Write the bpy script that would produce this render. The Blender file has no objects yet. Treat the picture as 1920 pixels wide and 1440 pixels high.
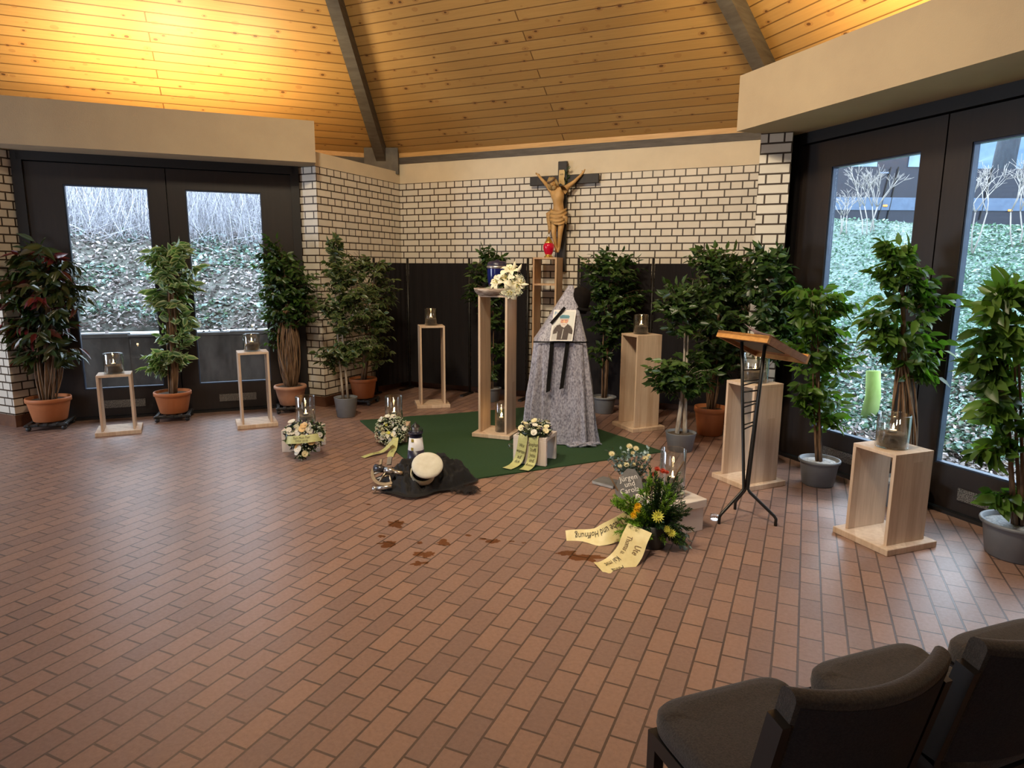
import bpy, math, random
from mathutils import Vector, Matrix, noise
random.seed(7)
PI = math.pi
COL = bpy.context.scene.collection
V = Vector
# ------------------------------------------------------------------ camera frame (room axes: back wall along X, floor rows along Y)
F = 1231.23
CAM = V((0, 0, 1.65))
CR, CU, CF = V((.9139, .4059, .0064)), V((-.0754, .1541, .9852)), V((-.3989, .9008, -.1714))
def ray(px, py): return CF + CR * ((px - 960) / F) - CU * ((py - 720) / F)
def ground(px, py, z=0.0):
    d = ray(px, py); return CAM + d * ((z - CAM.z) / d.z)
FH = V((CF.x, CF.y, 0)).normalized()          # horizontal view direction
RH = V((FH.y, -FH.x, 0))                      # horizontal right
def upright(px, py, base):                    # point of the vertical plane through base that faces the viewer
    d = ray(px, py); t = (FH.dot(V(base)) - FH.dot(CAM)) / FH.dot(d); return CAM + d * t
def depth_at(base): return (V(base) - CAM).dot(CF)

# ------------------------------------------------------------------ materials
def nodes_of(name):
    m = bpy.data.materials.new(name); m.use_nodes = True
    nt = m.node_tree; nt.nodes.clear()
    o = nt.nodes.new('ShaderNodeOutputMaterial')
    return m, nt, o
def N(nt, typ, **kw):
    n = nt.nodes.new(typ)
    for k, v in kw.items():
        if k in n.inputs: n.inputs[k].default_value = v
        else: setattr(n, k, v)
    return n
def c4(c): return (c[0], c[1], c[2], 1)
def mixc(nt, fac, a, b, mode='MIX'):
    n = nt.nodes.new('ShaderNodeMix'); n.data_type = 'RGBA'; n.blend_type = mode
    for sock, val in ((n.inputs[0], fac), (n.inputs[6], a), (n.inputs[7], b)):
        if isinstance(val, (int, float)): sock.default_value = val
        elif isinstance(val, tuple): sock.default_value = c4(val)
        else: nt.links.new(val, sock)
    return n.outputs[2]
def math_n(nt, op, a, b=None):
    n = nt.nodes.new('ShaderNodeMath'); n.operation = op
    for i, v in enumerate((a, b)):
        if v is None: continue
        if isinstance(v, (int, float)): n.inputs[i].default_value = v
        else: nt.links.new(v, n.inputs[i])
    return n.outputs[0]
def noise_n(nt, vec, scale, detail=3, rough=.55):
    n = N(nt, 'ShaderNodeTexNoise', Scale=scale, Detail=detail, Roughness=rough)
    if vec is not None: nt.links.new(vec, n.inputs['Vector'])
    return n.outputs['Fac']
def coord(nt, stretch=(1, 1, 1), kind='Object'):
    tc = nt.nodes.new('ShaderNodeTexCoord'); mp = nt.nodes.new('ShaderNodeMapping')
    mp.inputs['Scale'].default_value = stretch
    nt.links.new(tc.outputs[kind], mp.inputs['Vector']); return mp.outputs['Vector']
def ramp(nt, fac, stops):
    r = nt.nodes.new('ShaderNodeValToRGB'); e = r.color_ramp.elements
    while len(e) < len(stops): e.new(.5)
    for el, (p, c) in zip(e, stops): el.position = p; el.color = c4(c)
    nt.links.new(fac, r.inputs['Fac']); return r.outputs['Color']
def bsdf(nt, out, color, rough=.6, metal=0, spec=.5, bump=None, bdist=.01, bstr=.5):
    b = nt.nodes.new('ShaderNodeBsdfPrincipled')
    if isinstance(color, tuple): b.inputs['Base Color'].default_value = c4(color)
    else: nt.links.new(color, b.inputs['Base Color'])
    if isinstance(rough, (int, float)): b.inputs['Roughness'].default_value = rough
    else: nt.links.new(rough, b.inputs['Roughness'])
    b.inputs['Metallic'].default_value = metal; b.inputs['Specular IOR Level'].default_value = spec
    if bump is not None:
        bn = N(nt, 'ShaderNodeBump', Distance=bdist, Strength=bstr)
        nt.links.new(bump, bn.inputs['Height']); nt.links.new(bn.outputs[0], b.inputs['Normal'])
    if out is not None: nt.links.new(b.outputs[0], out.inputs['Surface'])
    return b
def mat(name, c1, c2=None, rough=.6, metal=0, scale=12, stretch=(1, 1, 1), detail=4, lo=.35, hi=.65, bump=0, bscale=None, spec=.5, emit=0, sheen=0):
    m, nt, o = nodes_of(name)
    vec = coord(nt, stretch)
    f = noise_n(nt, vec, scale, detail)
    c2 = c2 or tuple(x * .8 for x in c1)
    col = ramp(nt, f, [(lo, c1), (hi, c2)])
    bf = None
    if bump: bf = noise_n(nt, vec, bscale or scale * 3, 3)
    b = bsdf(nt, o, col, rough, metal, spec, bf, bump, .6)
    if sheen: b.inputs['Sheen Weight'].default_value = sheen; b.inputs['Sheen Roughness'].default_value = .4
    if emit:
        nt.links.new(col, b.inputs['Emission Color']); b.inputs['Emission Strength'].default_value = emit
    return m
def brick_wall(name, tint=(.78, .72, .62)):
    m, nt, o = nodes_of(name)
    tc = nt.nodes.new('ShaderNodeTexCoord'); s = nt.nodes.new('ShaderNodeSeparateXYZ'); nt.links.new(tc.outputs['Object'], s.inputs[0])
    u = math_n(nt, 'ADD', s.outputs[0], s.outputs[1]); cx = nt.nodes.new('ShaderNodeCombineXYZ')
    nt.links.new(u, cx.inputs[0]); nt.links.new(math_n(nt, 'ADD', s.outputs[2], .1158), cx.inputs[1])
    br = N(nt, 'ShaderNodeTexBrick', Scale=1.0, offset=.5, offset_frequency=2, squash=.5, squash_frequency=2)
    for k, v in (('Mortar Size', .0076), ('Mortar Smooth', .15), ('Bias', 0), ('Brick Width', .25), ('Row Height', .0833)): br.inputs[k].default_value = v
    br.inputs['Color1'].default_value = c4(tint); br.inputs['Color2'].default_value = c4(tuple(x * .9 for x in tint)); br.inputs['Mortar'].default_value = (.055, .035, .022, 1)
    nt.links.new(cx.outputs[0], br.inputs['Vector'])
    f = noise_n(nt, tc.outputs['Object'], 9, 5)
    col = mixc(nt, f, br.outputs['Color'], mixc(nt, .35, br.outputs['Color'], (.5, .46, .4), 'MULTIPLY'))
    inv = math_n(nt, 'SUBTRACT', 1.0, br.outputs['Fac'])
    bsdf(nt, o, col, .42, 0, .4, inv, .008, .8)
    return m
def floor_mat():
    m, nt, o = nodes_of('clay_pavers')
    tc = nt.nodes.new('ShaderNodeTexCoord'); s = nt.nodes.new('ShaderNodeSeparateXYZ'); nt.links.new(tc.outputs['Object'], s.inputs[0])
    cx = nt.nodes.new('ShaderNodeCombineXYZ')
    nt.links.new(s.outputs[1], cx.inputs[0]); nt.links.new(math_n(nt, 'ADD', s.outputs[0], 10.164), cx.inputs[1])
    br = N(nt, 'ShaderNodeTexBrick', Scale=1.0, offset=.5, offset_frequency=2, squash=1, squash_frequency=2)
    for k, v in (('Mortar Size', .0050), ('Mortar Smooth', .15), ('Bias', -.1), ('Brick Width', .198), ('Row Height', .1025)): br.inputs[k].default_value = v
    br.inputs['Color1'].default_value = (.335, .200, .146, 1); br.inputs['Color2'].default_value = (.210, .133, .115, 1); br.inputs['Mortar'].default_value = (.022, .011, .007, 1)
    nt.links.new(cx.outputs[0], br.inputs['Vector'])
    big = noise_n(nt, tc.outputs['Object'], 1.1, 3); fine = noise_n(nt, tc.outputs['Object'], 55, 4, .7)
    col = mixc(nt, math_n(nt, 'MULTIPLY', big, .6), br.outputs['Color'], (.27, .175, .145))
    col = mixc(nt, math_n(nt, 'MULTIPLY', fine, .95), col, mixc(nt, 1.0, col, (.50, .46, .45), 'MULTIPLY'))
    rough = math_n(nt, 'ADD', math_n(nt, 'MULTIPLY', fine, .22), .28)
    h = math_n(nt, 'ADD', math_n(nt, 'SUBTRACT', 1.0, br.outputs['Fac']), math_n(nt, 'MULTIPLY', fine, .22))
    bsdf(nt, o, mixc(nt, 1.0, col, (1.28, 1.28, 1.28), 'MULTIPLY'), rough, 0, 1.0, h, .004, .7)
    return m
def plank_mat(name):
    m, nt, o = nodes_of(name)
    tc = nt.nodes.new('ShaderNodeTexCoord')
    br = N(nt, 'ShaderNodeTexBrick', Scale=1.0, offset=.37, offset_frequency=2, squash=1, squash_frequency=2)
    for k, v in (('Mortar Size', .0066), ('Mortar Smooth', .3), ('Bias', 0), ('Brick Width', 9.7), ('Row Height', .12)): br.inputs[k].default_value = v
    br.inputs['Color1'].default_value = (.56, .345, .125, 1); br.inputs['Color2'].default_value = (.46, .265, .088, 1); br.inputs['Mortar'].default_value = (.075, .033, .011, 1)
    nt.links.new(tc.outputs['Object'], br.inputs['Vector'])
    g = noise_n(nt, coord(nt, (.7, 16, 16)), 3.5, 5, .6)
    col = mixc(nt, math_n(nt, 'MULTIPLY', g, .75), br.outputs['Color'], (.36, .19, .058))
    vo = N(nt, 'ShaderNodeTexVoronoi', Scale=8.5); nt.links.new(coord(nt, (.75, 1.1, 1)), vo.inputs['Vector'])
    sel = N(nt, 'ShaderNodeSeparateColor'); nt.links.new(vo.outputs['Color'], sel.inputs[0])
    pick = math_n(nt, 'GREATER_THAN', sel.outputs[0], .12)
    size = math_n(nt, 'ADD', math_n(nt, 'MULTIPLY', sel.outputs[1], .09), .06)
    knot = math_n(nt, 'MULTIPLY', pick, math_n(nt, 'LESS_THAN', vo.outputs['Distance'], size))
    halo = math_n(nt, 'MULTIPLY', pick, math_n(nt, 'LESS_THAN', vo.outputs['Distance'], math_n(nt, 'MULTIPLY', size, 2.1)))
    col = mixc(nt, math_n(nt, 'MULTIPLY', halo, .4), col, (.30, .13, .04))
    col = mixc(nt, math_n(nt, 'MULTIPLY', knot, .85), col, (.09, .035, .015))
    bsdf(nt, o, col, .45, 0, .4, math_n(nt, 'SUBTRACT', 1.0, br.outputs['Fac']), .01, .7)
    return m
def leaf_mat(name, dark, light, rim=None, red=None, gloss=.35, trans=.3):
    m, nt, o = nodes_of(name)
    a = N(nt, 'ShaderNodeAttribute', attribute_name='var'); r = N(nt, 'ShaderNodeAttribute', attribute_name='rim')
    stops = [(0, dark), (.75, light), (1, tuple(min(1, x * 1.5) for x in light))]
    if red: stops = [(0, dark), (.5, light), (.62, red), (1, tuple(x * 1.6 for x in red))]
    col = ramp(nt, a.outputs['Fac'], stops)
    if rim: col = mixc(nt, math_n(nt, 'MULTIPLY', math_n(nt, 'POWER', r.outputs['Fac'], 2.2), .8), col, rim)
    b = bsdf(nt, None, col, gloss, 0, .5)
    t = nt.nodes.new('ShaderNodeBsdfTranslucent'); nt.links.new(mixc(nt, 1.0, col, (1.5, 1.9, .6), 'MULTIPLY'), t.inputs['Color'])
    mx = N(nt, 'ShaderNodeMixShader'); mx.inputs[0].default_value = trans
    nt.links.new(b.outputs[0], mx.inputs[1]); nt.links.new(t.outputs[0], mx.inputs[2]); nt.links.new(mx.outputs[0], o.inputs['Surface'])
    return m
def glass_mat(name, tint=(.96, .98, .97), base=.03, edge=.55, power=3.0):
    m, nt, o = nodes_of(name)
    lw = N(nt, 'ShaderNodeLayerWeight', Blend=.5)
    fac = math_n(nt, 'ADD', math_n(nt, 'MULTIPLY', math_n(nt, 'POWER', lw.outputs['Facing'], power), edge), base)
    t = nt.nodes.new('ShaderNodeBsdfTransparent'); t.inputs[0].default_value = c4(tint)
    g = nt.nodes.new('ShaderNodeBsdfGlossy'); g.inputs['Roughness'].default_value = .03
    mx = nt.nodes.new('ShaderNodeMixShader'); nt.links.new(fac, mx.inputs[0]); nt.links.new(t.outputs[0], mx.inputs[1]); nt.links.new(g.outputs[0], mx.inputs[2])
    nt.links.new(mx.outputs[0], o.inputs['Surface']); return m
def net_mat(name, c, alpha):
    m, nt, o = nodes_of(name)
    f = noise_n(nt, coord(nt), 14, 3)
    b = bsdf(nt, None, c, .8)
    t = nt.nodes.new('ShaderNodeBsdfTransparent'); mx = nt.nodes.new('ShaderNodeMixShader')
    fac = math_n(nt, 'ADD', math_n(nt, 'MULTIPLY', f, .3), alpha - .15)
    nt.links.new(fac, mx.inputs[0]); nt.links.new(t.outputs[0], mx.inputs[1]); nt.links.new(b.outputs[0], mx.inputs[2]); nt.links.new(mx.outputs[0], o.inputs['Surface'])
    return m
def wet_mat(name, c):
    m, nt, o = nodes_of(name)
    t = nt.nodes.new('ShaderNodeBsdfTransparent'); t.inputs[0].default_value = c4(c)
    g = nt.nodes.new('ShaderNodeBsdfGlossy'); g.inputs['Roughness'].default_value = .2
    mx = nt.nodes.new('ShaderNodeMixShader'); mx.inputs[0].default_value = .03
    nt.links.new(t.outputs[0], mx.inputs[1]); nt.links.new(g.outputs[0], mx.inputs[2]); nt.links.new(mx.outputs[0], o.inputs['Surface']); return m
def oak_mat(name, c1, c2):
    m, nt, o = nodes_of(name)
    v = coord(nt, (9, 9, .8)); g = noise_n(nt, v, 3, 6, .62)
    br = N(nt, 'ShaderNodeTexBrick', Scale=1.0, offset=.4); tc = nt.nodes.new('ShaderNodeTexCoord'); s = nt.nodes.new('ShaderNodeSeparateXYZ'); nt.links.new(tc.outputs['Object'], s.inputs[0])
    cx = nt.nodes.new('ShaderNodeCombineXYZ'); nt.links.new(s.outputs[2], cx.inputs[0]); nt.links.new(math_n(nt, 'ADD', s.outputs[0], s.outputs[1]), cx.inputs[1]); nt.links.new(cx.outputs[0], br.inputs['Vector'])
    for k, w in (('Mortar Size', .0), ('Brick Width', .9), ('Row Height', .075), ('Bias', 0)): br.inputs[k].default_value = w
    br.inputs['Color1'].default_value = (1, 1, 1, 1); br.inputs['Color2'].default_value = (.84, .78, .74, 1)
    col = mixc(nt, 1.0, ramp(nt, g, [(.3, c1), (.7, c2)]), br.outputs['Color'], 'MULTIPLY')
    bsdf(nt, o, col, .5, 0, .35, g, .002, .3)
    return m
M = {}
M['brick'] = brick_wall('white_brick'); M['floor'] = floor_mat(); M['plank'] = plank_mat('spruce_planks')
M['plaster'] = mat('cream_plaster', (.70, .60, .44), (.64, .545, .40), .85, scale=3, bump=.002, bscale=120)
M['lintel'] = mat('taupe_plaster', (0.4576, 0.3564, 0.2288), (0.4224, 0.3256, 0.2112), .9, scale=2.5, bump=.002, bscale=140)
M['beam'] = mat('grey_stained_timber', (.075, .062, .052), (.11, .095, .08), .7, stretch=(1, 1, 8), scale=5)
M['concrete'] = mat('grey_concrete', (.16, .145, .125), (.11, .10, .09), .85, scale=7)
M['strip'] = mat('light_spruce', (.62, .37, .14), (.52, .29, .10), .5, stretch=(1, 8, 20), scale=4)
M['base_tile'] = mat('brown_base_tile', (.16, .07, .035), (.11, .05, .03), .5, scale=10)
M['door'] = mat('dark_brown_door', (.016, .010, .008), (.011, .007, .006), .45, stretch=(6, 6, .6), scale=6)
M['door_dark'] = mat('black_door_frame', (.007, .005, .005), (.005, .004, .004), .5)
M['bluealu'] = mat('blue_grey_glazing_bead', (.05, .075, .13), (.035, .055, .10), .4, metal=.3)
M['alu'] = mat('perforated_metal', (.25, .24, .22), (.03, .03, .03), .45, metal=.7, scale=160, lo=.5, hi=.55)
M['pane'] = glass_mat('door_glass', (.95, .97, .98), .025, .5, 4)
M['glass'] = glass_mat('vase_glass', (.95, .97, .97), .07, .9, 2.0)
M['oak'] = oak_mat('whitewashed_oak', (.74, .59, .46), (.57, .43, .31))
M['oak_lit'] = oak_mat('warm_lit_oak', (.60, .40, .235), (.45, .28, .15))  # same oak; warm light on the tallest plinth is painted into its colour
M['pale'] = mat('white_pink_board', (.72, .64, .58), (.66, .58, .53), .6, scale=4)
M['terra'] = mat('terracotta', (.50, .175, .065), (.42, .14, .05), .6, scale=5)
M['terra_pale'] = mat('pale_terracotta', (.50, .27, .17), (.42, .20, .12), .65, scale=5)
M['greypot'] = mat('grey_plastic_pot', (.17, .185, .21), (.14, .15, .17), .5, scale=4)
M['soil'] = mat('potting_soil', (.05, .035, .025), (.11, .08, .055), .95, scale=60, bump=.01)
M['pebble'] = mat('white_pebbles', (.55, .55, .55), (.25, .25, .26), .7, scale=55, bump=.012)
M['dolly'] = mat('black_plastic', (.02, .02, .022), (.03, .03, .03), .45)
M['bark'] = mat('brown_bark', (.10, .055, .03), (.19, .115, .065), .85, stretch=(1, 1, .25), scale=30, bump=.004)
M['liana'] = mat('twisted_liana_bark', (.24, .145, .08), (.12, .065, .035), .8, stretch=(1, 1, .3), scale=28, bump=.004)
M['birch'] = mat('pale_peeling_bark', (.52, .46, .38), (.22, .17, .13), .85, stretch=(1, 1, .35), scale=22, bump=.004)
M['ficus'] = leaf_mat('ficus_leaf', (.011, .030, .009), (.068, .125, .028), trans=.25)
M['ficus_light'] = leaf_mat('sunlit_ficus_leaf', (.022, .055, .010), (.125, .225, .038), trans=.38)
M['varieg'] = leaf_mat('variegated_leaf', (.03, .085, .025), (.085, .19, .065), rim=(.62, .66, .40), trans=.25)
M['varieg_dk'] = leaf_mat('cream_edged_leaf', (.014, .036, .014), (.048, .09, .028), rim=(.20, .21, .08), trans=.2)
M['croton'] = leaf_mat('croton_leaf', (.014, .028, .012), (.05, .070, .022), red=(.11, .014, .018), gloss=.28, trans=.12)
M['screen'] = mat('charcoal_fabric', (0.0180, 0.0156, 0.0168), (0.0132, 0.0114, 0.0126), .9, stretch=(36.0000, 36.0000, 0.6000), scale=6, spec=.12)
M['black'] = mat('black_metal', (.012, .011, .011), (.018, .017, .016), .4, metal=.3)
M['carpet'] = mat('green_turf_carpet', (.010, .040, .010), (.020, .060, .016), 1, scale=180, bump=.006, bscale=300)
M['velvet'] = mat('grey_crushed_velvet', (.36, .355, .43), (.13, .125, .165), .5, stretch=(1, 1, .55), scale=75, detail=8, lo=.40, hi=.66, bump=.006, bscale=60, sheen=.5)
M['blackcloth'] = mat('black_satin', (0.0050, 0.0045, 0.0045), (0.0080, 0.0070, 0.0070), .85, spec=.12)
M['felt'] = mat('black_felt', (0.0063, 0.0045, 0.0040), (0.0090, 0.0067, 0.0059), .95, scale=30, spec=.12)
M['bankpale'] = mat('pale_bank', (0.0992, 0.1400, 0.1306), (0.1488, 0.2072, 0.1958), .95, scale=9, detail=8)
M['tulle'] = net_mat('black_tulle', (0.0050, 0.0040, 0.0045), .96)
M['tulle_thin'] = net_mat('thin_black_tulle', (.012, .009, .010), .55)
M['canvas'] = mat('white_canvas', (.66, .64, .55), (.58, .55, .45), .8, scale=14, bump=.003)
M['canvas_band'] = mat('cream_cap_band', (.52, .48, .34), (.45, .41, .28), .8, scale=14)
M['silver'] = mat('brushed_silver', (.62, .60, .58), (.40, .39, .38), .28, metal=.9)
M['brass'] = mat('aged_brass', (.56, .46, .34), (.38, .30, .21), .35, metal=.8)
M['gunmetal'] = mat('gunmetal', (.10, .10, .115), (.05, .05, .06), .3, metal=.8)
M['navy'] = mat('navy_paint', (.012, .012, .035), (.02, .018, .04), .35)
M['whitepaint'] = mat('white_paint', (.72, .71, .74), (.66, .65, .68), .4)
M['goldpaint'] = mat('gold_paint', (.55, .42, .08), (.4, .3, .05), .35, metal=.4)
M['cobalt'] = mat('cobalt_glaze', (0.0040, 0.0080, 0.0800), (0.0060, 0.0100, 0.1100), .12)
M['wicker'] = mat('striped_rattan', (.60, .50, .42), (.16, .10, .075), .6, stretch=(1, 1, 22), scale=9, lo=.46, hi=.54)
M['lily'] = mat('lily_petal', (.80, .76, .60), (.72, .67, .46), .5, scale=9)
M['lilyyel'] = mat('lily_throat', (.55, .50, .12), (.45, .38, .08), .5)
M['gyps'] = mat('white_gypsophila', (.70, .72, .58), (.30, .36, .22), .7, scale=40)
M['moss'] = mat('grey_green_moss', (.16, .18, .12), (.36, .37, .30), .95, scale=50, bump=.02)
M['rose'] = mat('cream_rose', (.78, .72, .50), (.70, .62, .34), .6, scale=20)
M['rosew'] = mat('white_rose', (.80, .77, .70), (.70, .68, .60), .6, scale=20)
M['rosepeach'] = mat('peach_rose', (.80, .56, .28), (.74, .48, .2), .6, scale=20)
M['yellow'] = mat('yellow_petal', (.85, .56, .02), (.80, .45, .01), .5, scale=20)
M['paleyellow'] = mat('pale_yellow_petal', (.70, .70, .14), (.58, .56, .08), .55, scale=20)
M['berry'] = mat('orange_red_bloom', (.50, .055, .02), (.38, .035, .015), .5)
M['lime'] = leaf_mat('lime_needles', (.07, .16, .016), (.25, .42, .06), trans=.3)
M['fir'] = leaf_mat('fir_needles', (.010, .035, .012), (.035, .085, .025), trans=.15)
M['euca'] = leaf_mat('eucalyptus_leaf', (.07, .12, .12), (.22, .31, .32), trans=.1)
M['greens'] = leaf_mat('wreath_greens', (.012, .028, .010), (.055, .085, .030), trans=.15)
M['plum'] = leaf_mat('plum_leaf', (.03, .012, .03), (.09, .05, .09), trans=.05)
M['ribbon'] = mat('pale_green_ribbon', (.53, .54, .25), (.46, .47, .20), .45, stretch=(1, 1, 6), scale=30)
M['ribbony'] = mat('cream_ribbon', (.80, .70, .38), (.74, .62, .30), .45, scale=20)
M['ink'] = mat('brown_black_ink', (.035, .024, .012), (.05, .035, .02), .6)
M['inkbrown'] = mat('faded_brown_ink', (.20, .13, .06), (.25, .16, .08), .6)
M['slate'] = mat('grey_slate', (.15, .145, .145), (.10, .10, .10), .6, scale=14)
M['slatelight'] = mat('pale_grey_edge', (.42, .44, .46), (.3, .3, .32), .5)
M['whiteink'] = mat('white_letters', (.82, .80, .76), (.75, .73, .7), .6)
M['lectern'] = mat('honey_wood', (.55, .27, .075), (.45, .20, .05), .4, stretch=(1, 8, 8), scale=6)
M['lectern_dk'] = mat('brown_wood_edge', (.30, .13, .05), (.22, .09, .035), .4, stretch=(8, 1, 8), scale=6)
M['paper'] = mat('white_paper', (.78, .77, .75), (.72, .71, .70), .8)
M['chairfab'] = mat('grey_brown_wool', (.062, .050, .042), (.036, .029, .025), .98, scale=170, detail=3, bump=.003, bscale=260, sheen=.25)
M['chairback'] = mat('shaded_rear_wool', (.030, .027, .032), (.019, .017, .022), .98, scale=170, detail=3, bump=.003, bscale=260)  # darker copy of the wool with the rear's shading painted into it
M['chairframe'] = mat('black_brown_lacquer', (0.0072, 0.0054, 0.0048), (0.0108, 0.0078, 0.0066), .4)
M['wax'] = mat('white_wax', (.85, .80, .72), (.8, .74, .66), .5)
M['gravel'] = mat('grey_gravel', (0.0315, 0.0269, 0.0240), (0.0915, 0.0802, 0.0715), .9, scale=140, bump=.012)
M['flame'] = mat('candle_flame', (1, .72, .36), (1, .62, .25), .5, emit=22)
M['redglass'] = mat('red_votive_glass', (.50, .004, .03), (.38, .003, .02), .15, emit=.15)
M['gold'] = mat('gold_metal', (.70, .47, .12), (.6, .38, .08), .25, metal=.9)
M['crosswood'] = mat('black_cross_wood', (.014, .011, .010), (.022, .017, .014), .55, stretch=(3, 3, .5), scale=9)
M['limewood'] = mat('carved_limewood', (.56, .34, .13), (.43, .24, .08), .55, scale=9, bump=.004, bscale=30)
M['cloth_carved'] = mat('carved_loincloth', (.52, .32, .12), (.38, .21, .07), .55, stretch=(1, 1, 5), scale=9, bump=.012, bscale=20)
M['hair'] = mat('carved_hair', (.30, .19, .07), (.40, .27, .11), .6, scale=40, bump=.008)
M['scroll'] = mat('cream_scroll', (.62, .46, .22), (.55, .39, .17), .6)
M['bank'] = mat('leafy_bank', (0.070, 0.077, 0.063), (0.168, 0.168, 0.154), .95, scale=7, detail=8, bump=.05, bscale=9)
M['lawn'] = mat('mossy_edge', (0.3675, 0.3850, 0.1400), (0.4813, 0.4900, 0.2520), .95, scale=12)
M['litter'] = leaf_mat('fallen_leaves', (0.1001, 0.0744, 0.0652), (0.4705, 0.4204, 0.4250), gloss=.8, trans=0)
M['ivy'] = leaf_mat('pale_ivy', (0.0455, 0.0945, 0.0826), (0.3094, 0.4442, 0.4410), gloss=.5, trans=.1)  # ivy tones from dark green to pale blue-green
M['ivylight'] = leaf_mat('pale_ground_cover', (0.0719, 0.1334, 0.1111), (0.2010, 0.3129, 0.2924), gloss=.5, trans=.1)
M['straw'] = leaf_mat('dry_straw', (0.1597, 0.1577, 0.1749), (0.4697, 0.4731, 0.5358), gloss=.8, trans=0)
M['retain'] = mat('weathered_concrete', (.055, .055, .06), (.13, .13, .14), .9, stretch=(1, 1, .5), scale=5, detail=7, bump=.01)
M['retaintop'] = mat('pale_concrete_cap', (0.1330, 0.1365, 0.1470), (0.0980, 0.0980, 0.1050), .9, scale=7)
M['vanpaint'] = mat('dark_blue_car_paint', (0.0060, 0.0095, 0.0225), (0.0045, 0.0070, 0.0170), .4, metal=.3)
M['vanband'] = mat('blue_grey_moulding', (0.0562, 0.0960, 0.1688), (0.0420, 0.0735, 0.1350), .4)
M['vanglass'] = mat('blue_reflection_glass', (0.188, 0.315, 0.465), (0.075, 0.135, 0.240), .06, scale=1.5)  # light-blue reflection painted into the window colour
M['amber'] = mat('amber_lens', (.90, .36, .06), (.8, .28, .04), .3, emit=.25)
M['rubber'] = mat('tyre_rubber', (.012, .012, .013), (.02, .02, .02), .9)
M['twig'] = mat('pale_twig', (0.3472, 0.3248, 0.3080), (0.2352, 0.2128, 0.2016), .8, scale=9)  # pale to mid grey-brown twigs
M['asphalt'] = mat('grey_asphalt', (0.112, 0.119, 0.133), (0.084, 0.087, 0.098), .9, scale=30)
M['darktrunk'] = mat('dark_silhouette_bark', (.018, .024, .035), (.03, .04, .055), .9, stretch=(1, 1, .3), scale=12)  # backlit silhouette painted into the bark as a dark colour
M['sky_haze'] = mat('painted_sky_haze', (.045, .085, .15), (.085, .135, .205), 1, scale=.9, detail=8)  # blue haze of the sky painted into the backdrop colour
M['mosswood'] = mat('mossy_trunk', (.22, .34, .08), (.34, .46, .16), .9, stretch=(1, 1, .3), scale=8)
M['wet'] = wet_mat('wet_patch', (.72, .57, .43))
M['skin'] = mat('printed_skin', (.62, .31, .22), (.54, .25, .17), .6, scale=30)
M['beard'] = mat('printed_white_beard', (.66, .60, .57), (.55, .48, .45), .6, scale=60)
M['jacket'] = mat('printed_dark_jacket', (.045, .03, .028), (.065, .045, .04), .6, scale=30)
M['lightgrey'] = mat('printed_light_grey', (.50, .49, .47), (.42, .41, .4), .6, scale=30)
M['photobg'] = mat('printed_pale_sky', (.66, .68, .66), (.60, .62, .60), .6, scale=8)
M['capblue'] = mat('printed_teal_cap', (.10, .28, .34), (.06, .18, .24), .6, scale=20)
M['inkblue'] = mat('blue_print', (.08, .25, .50), (.06, .2, .42), .6)

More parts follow.
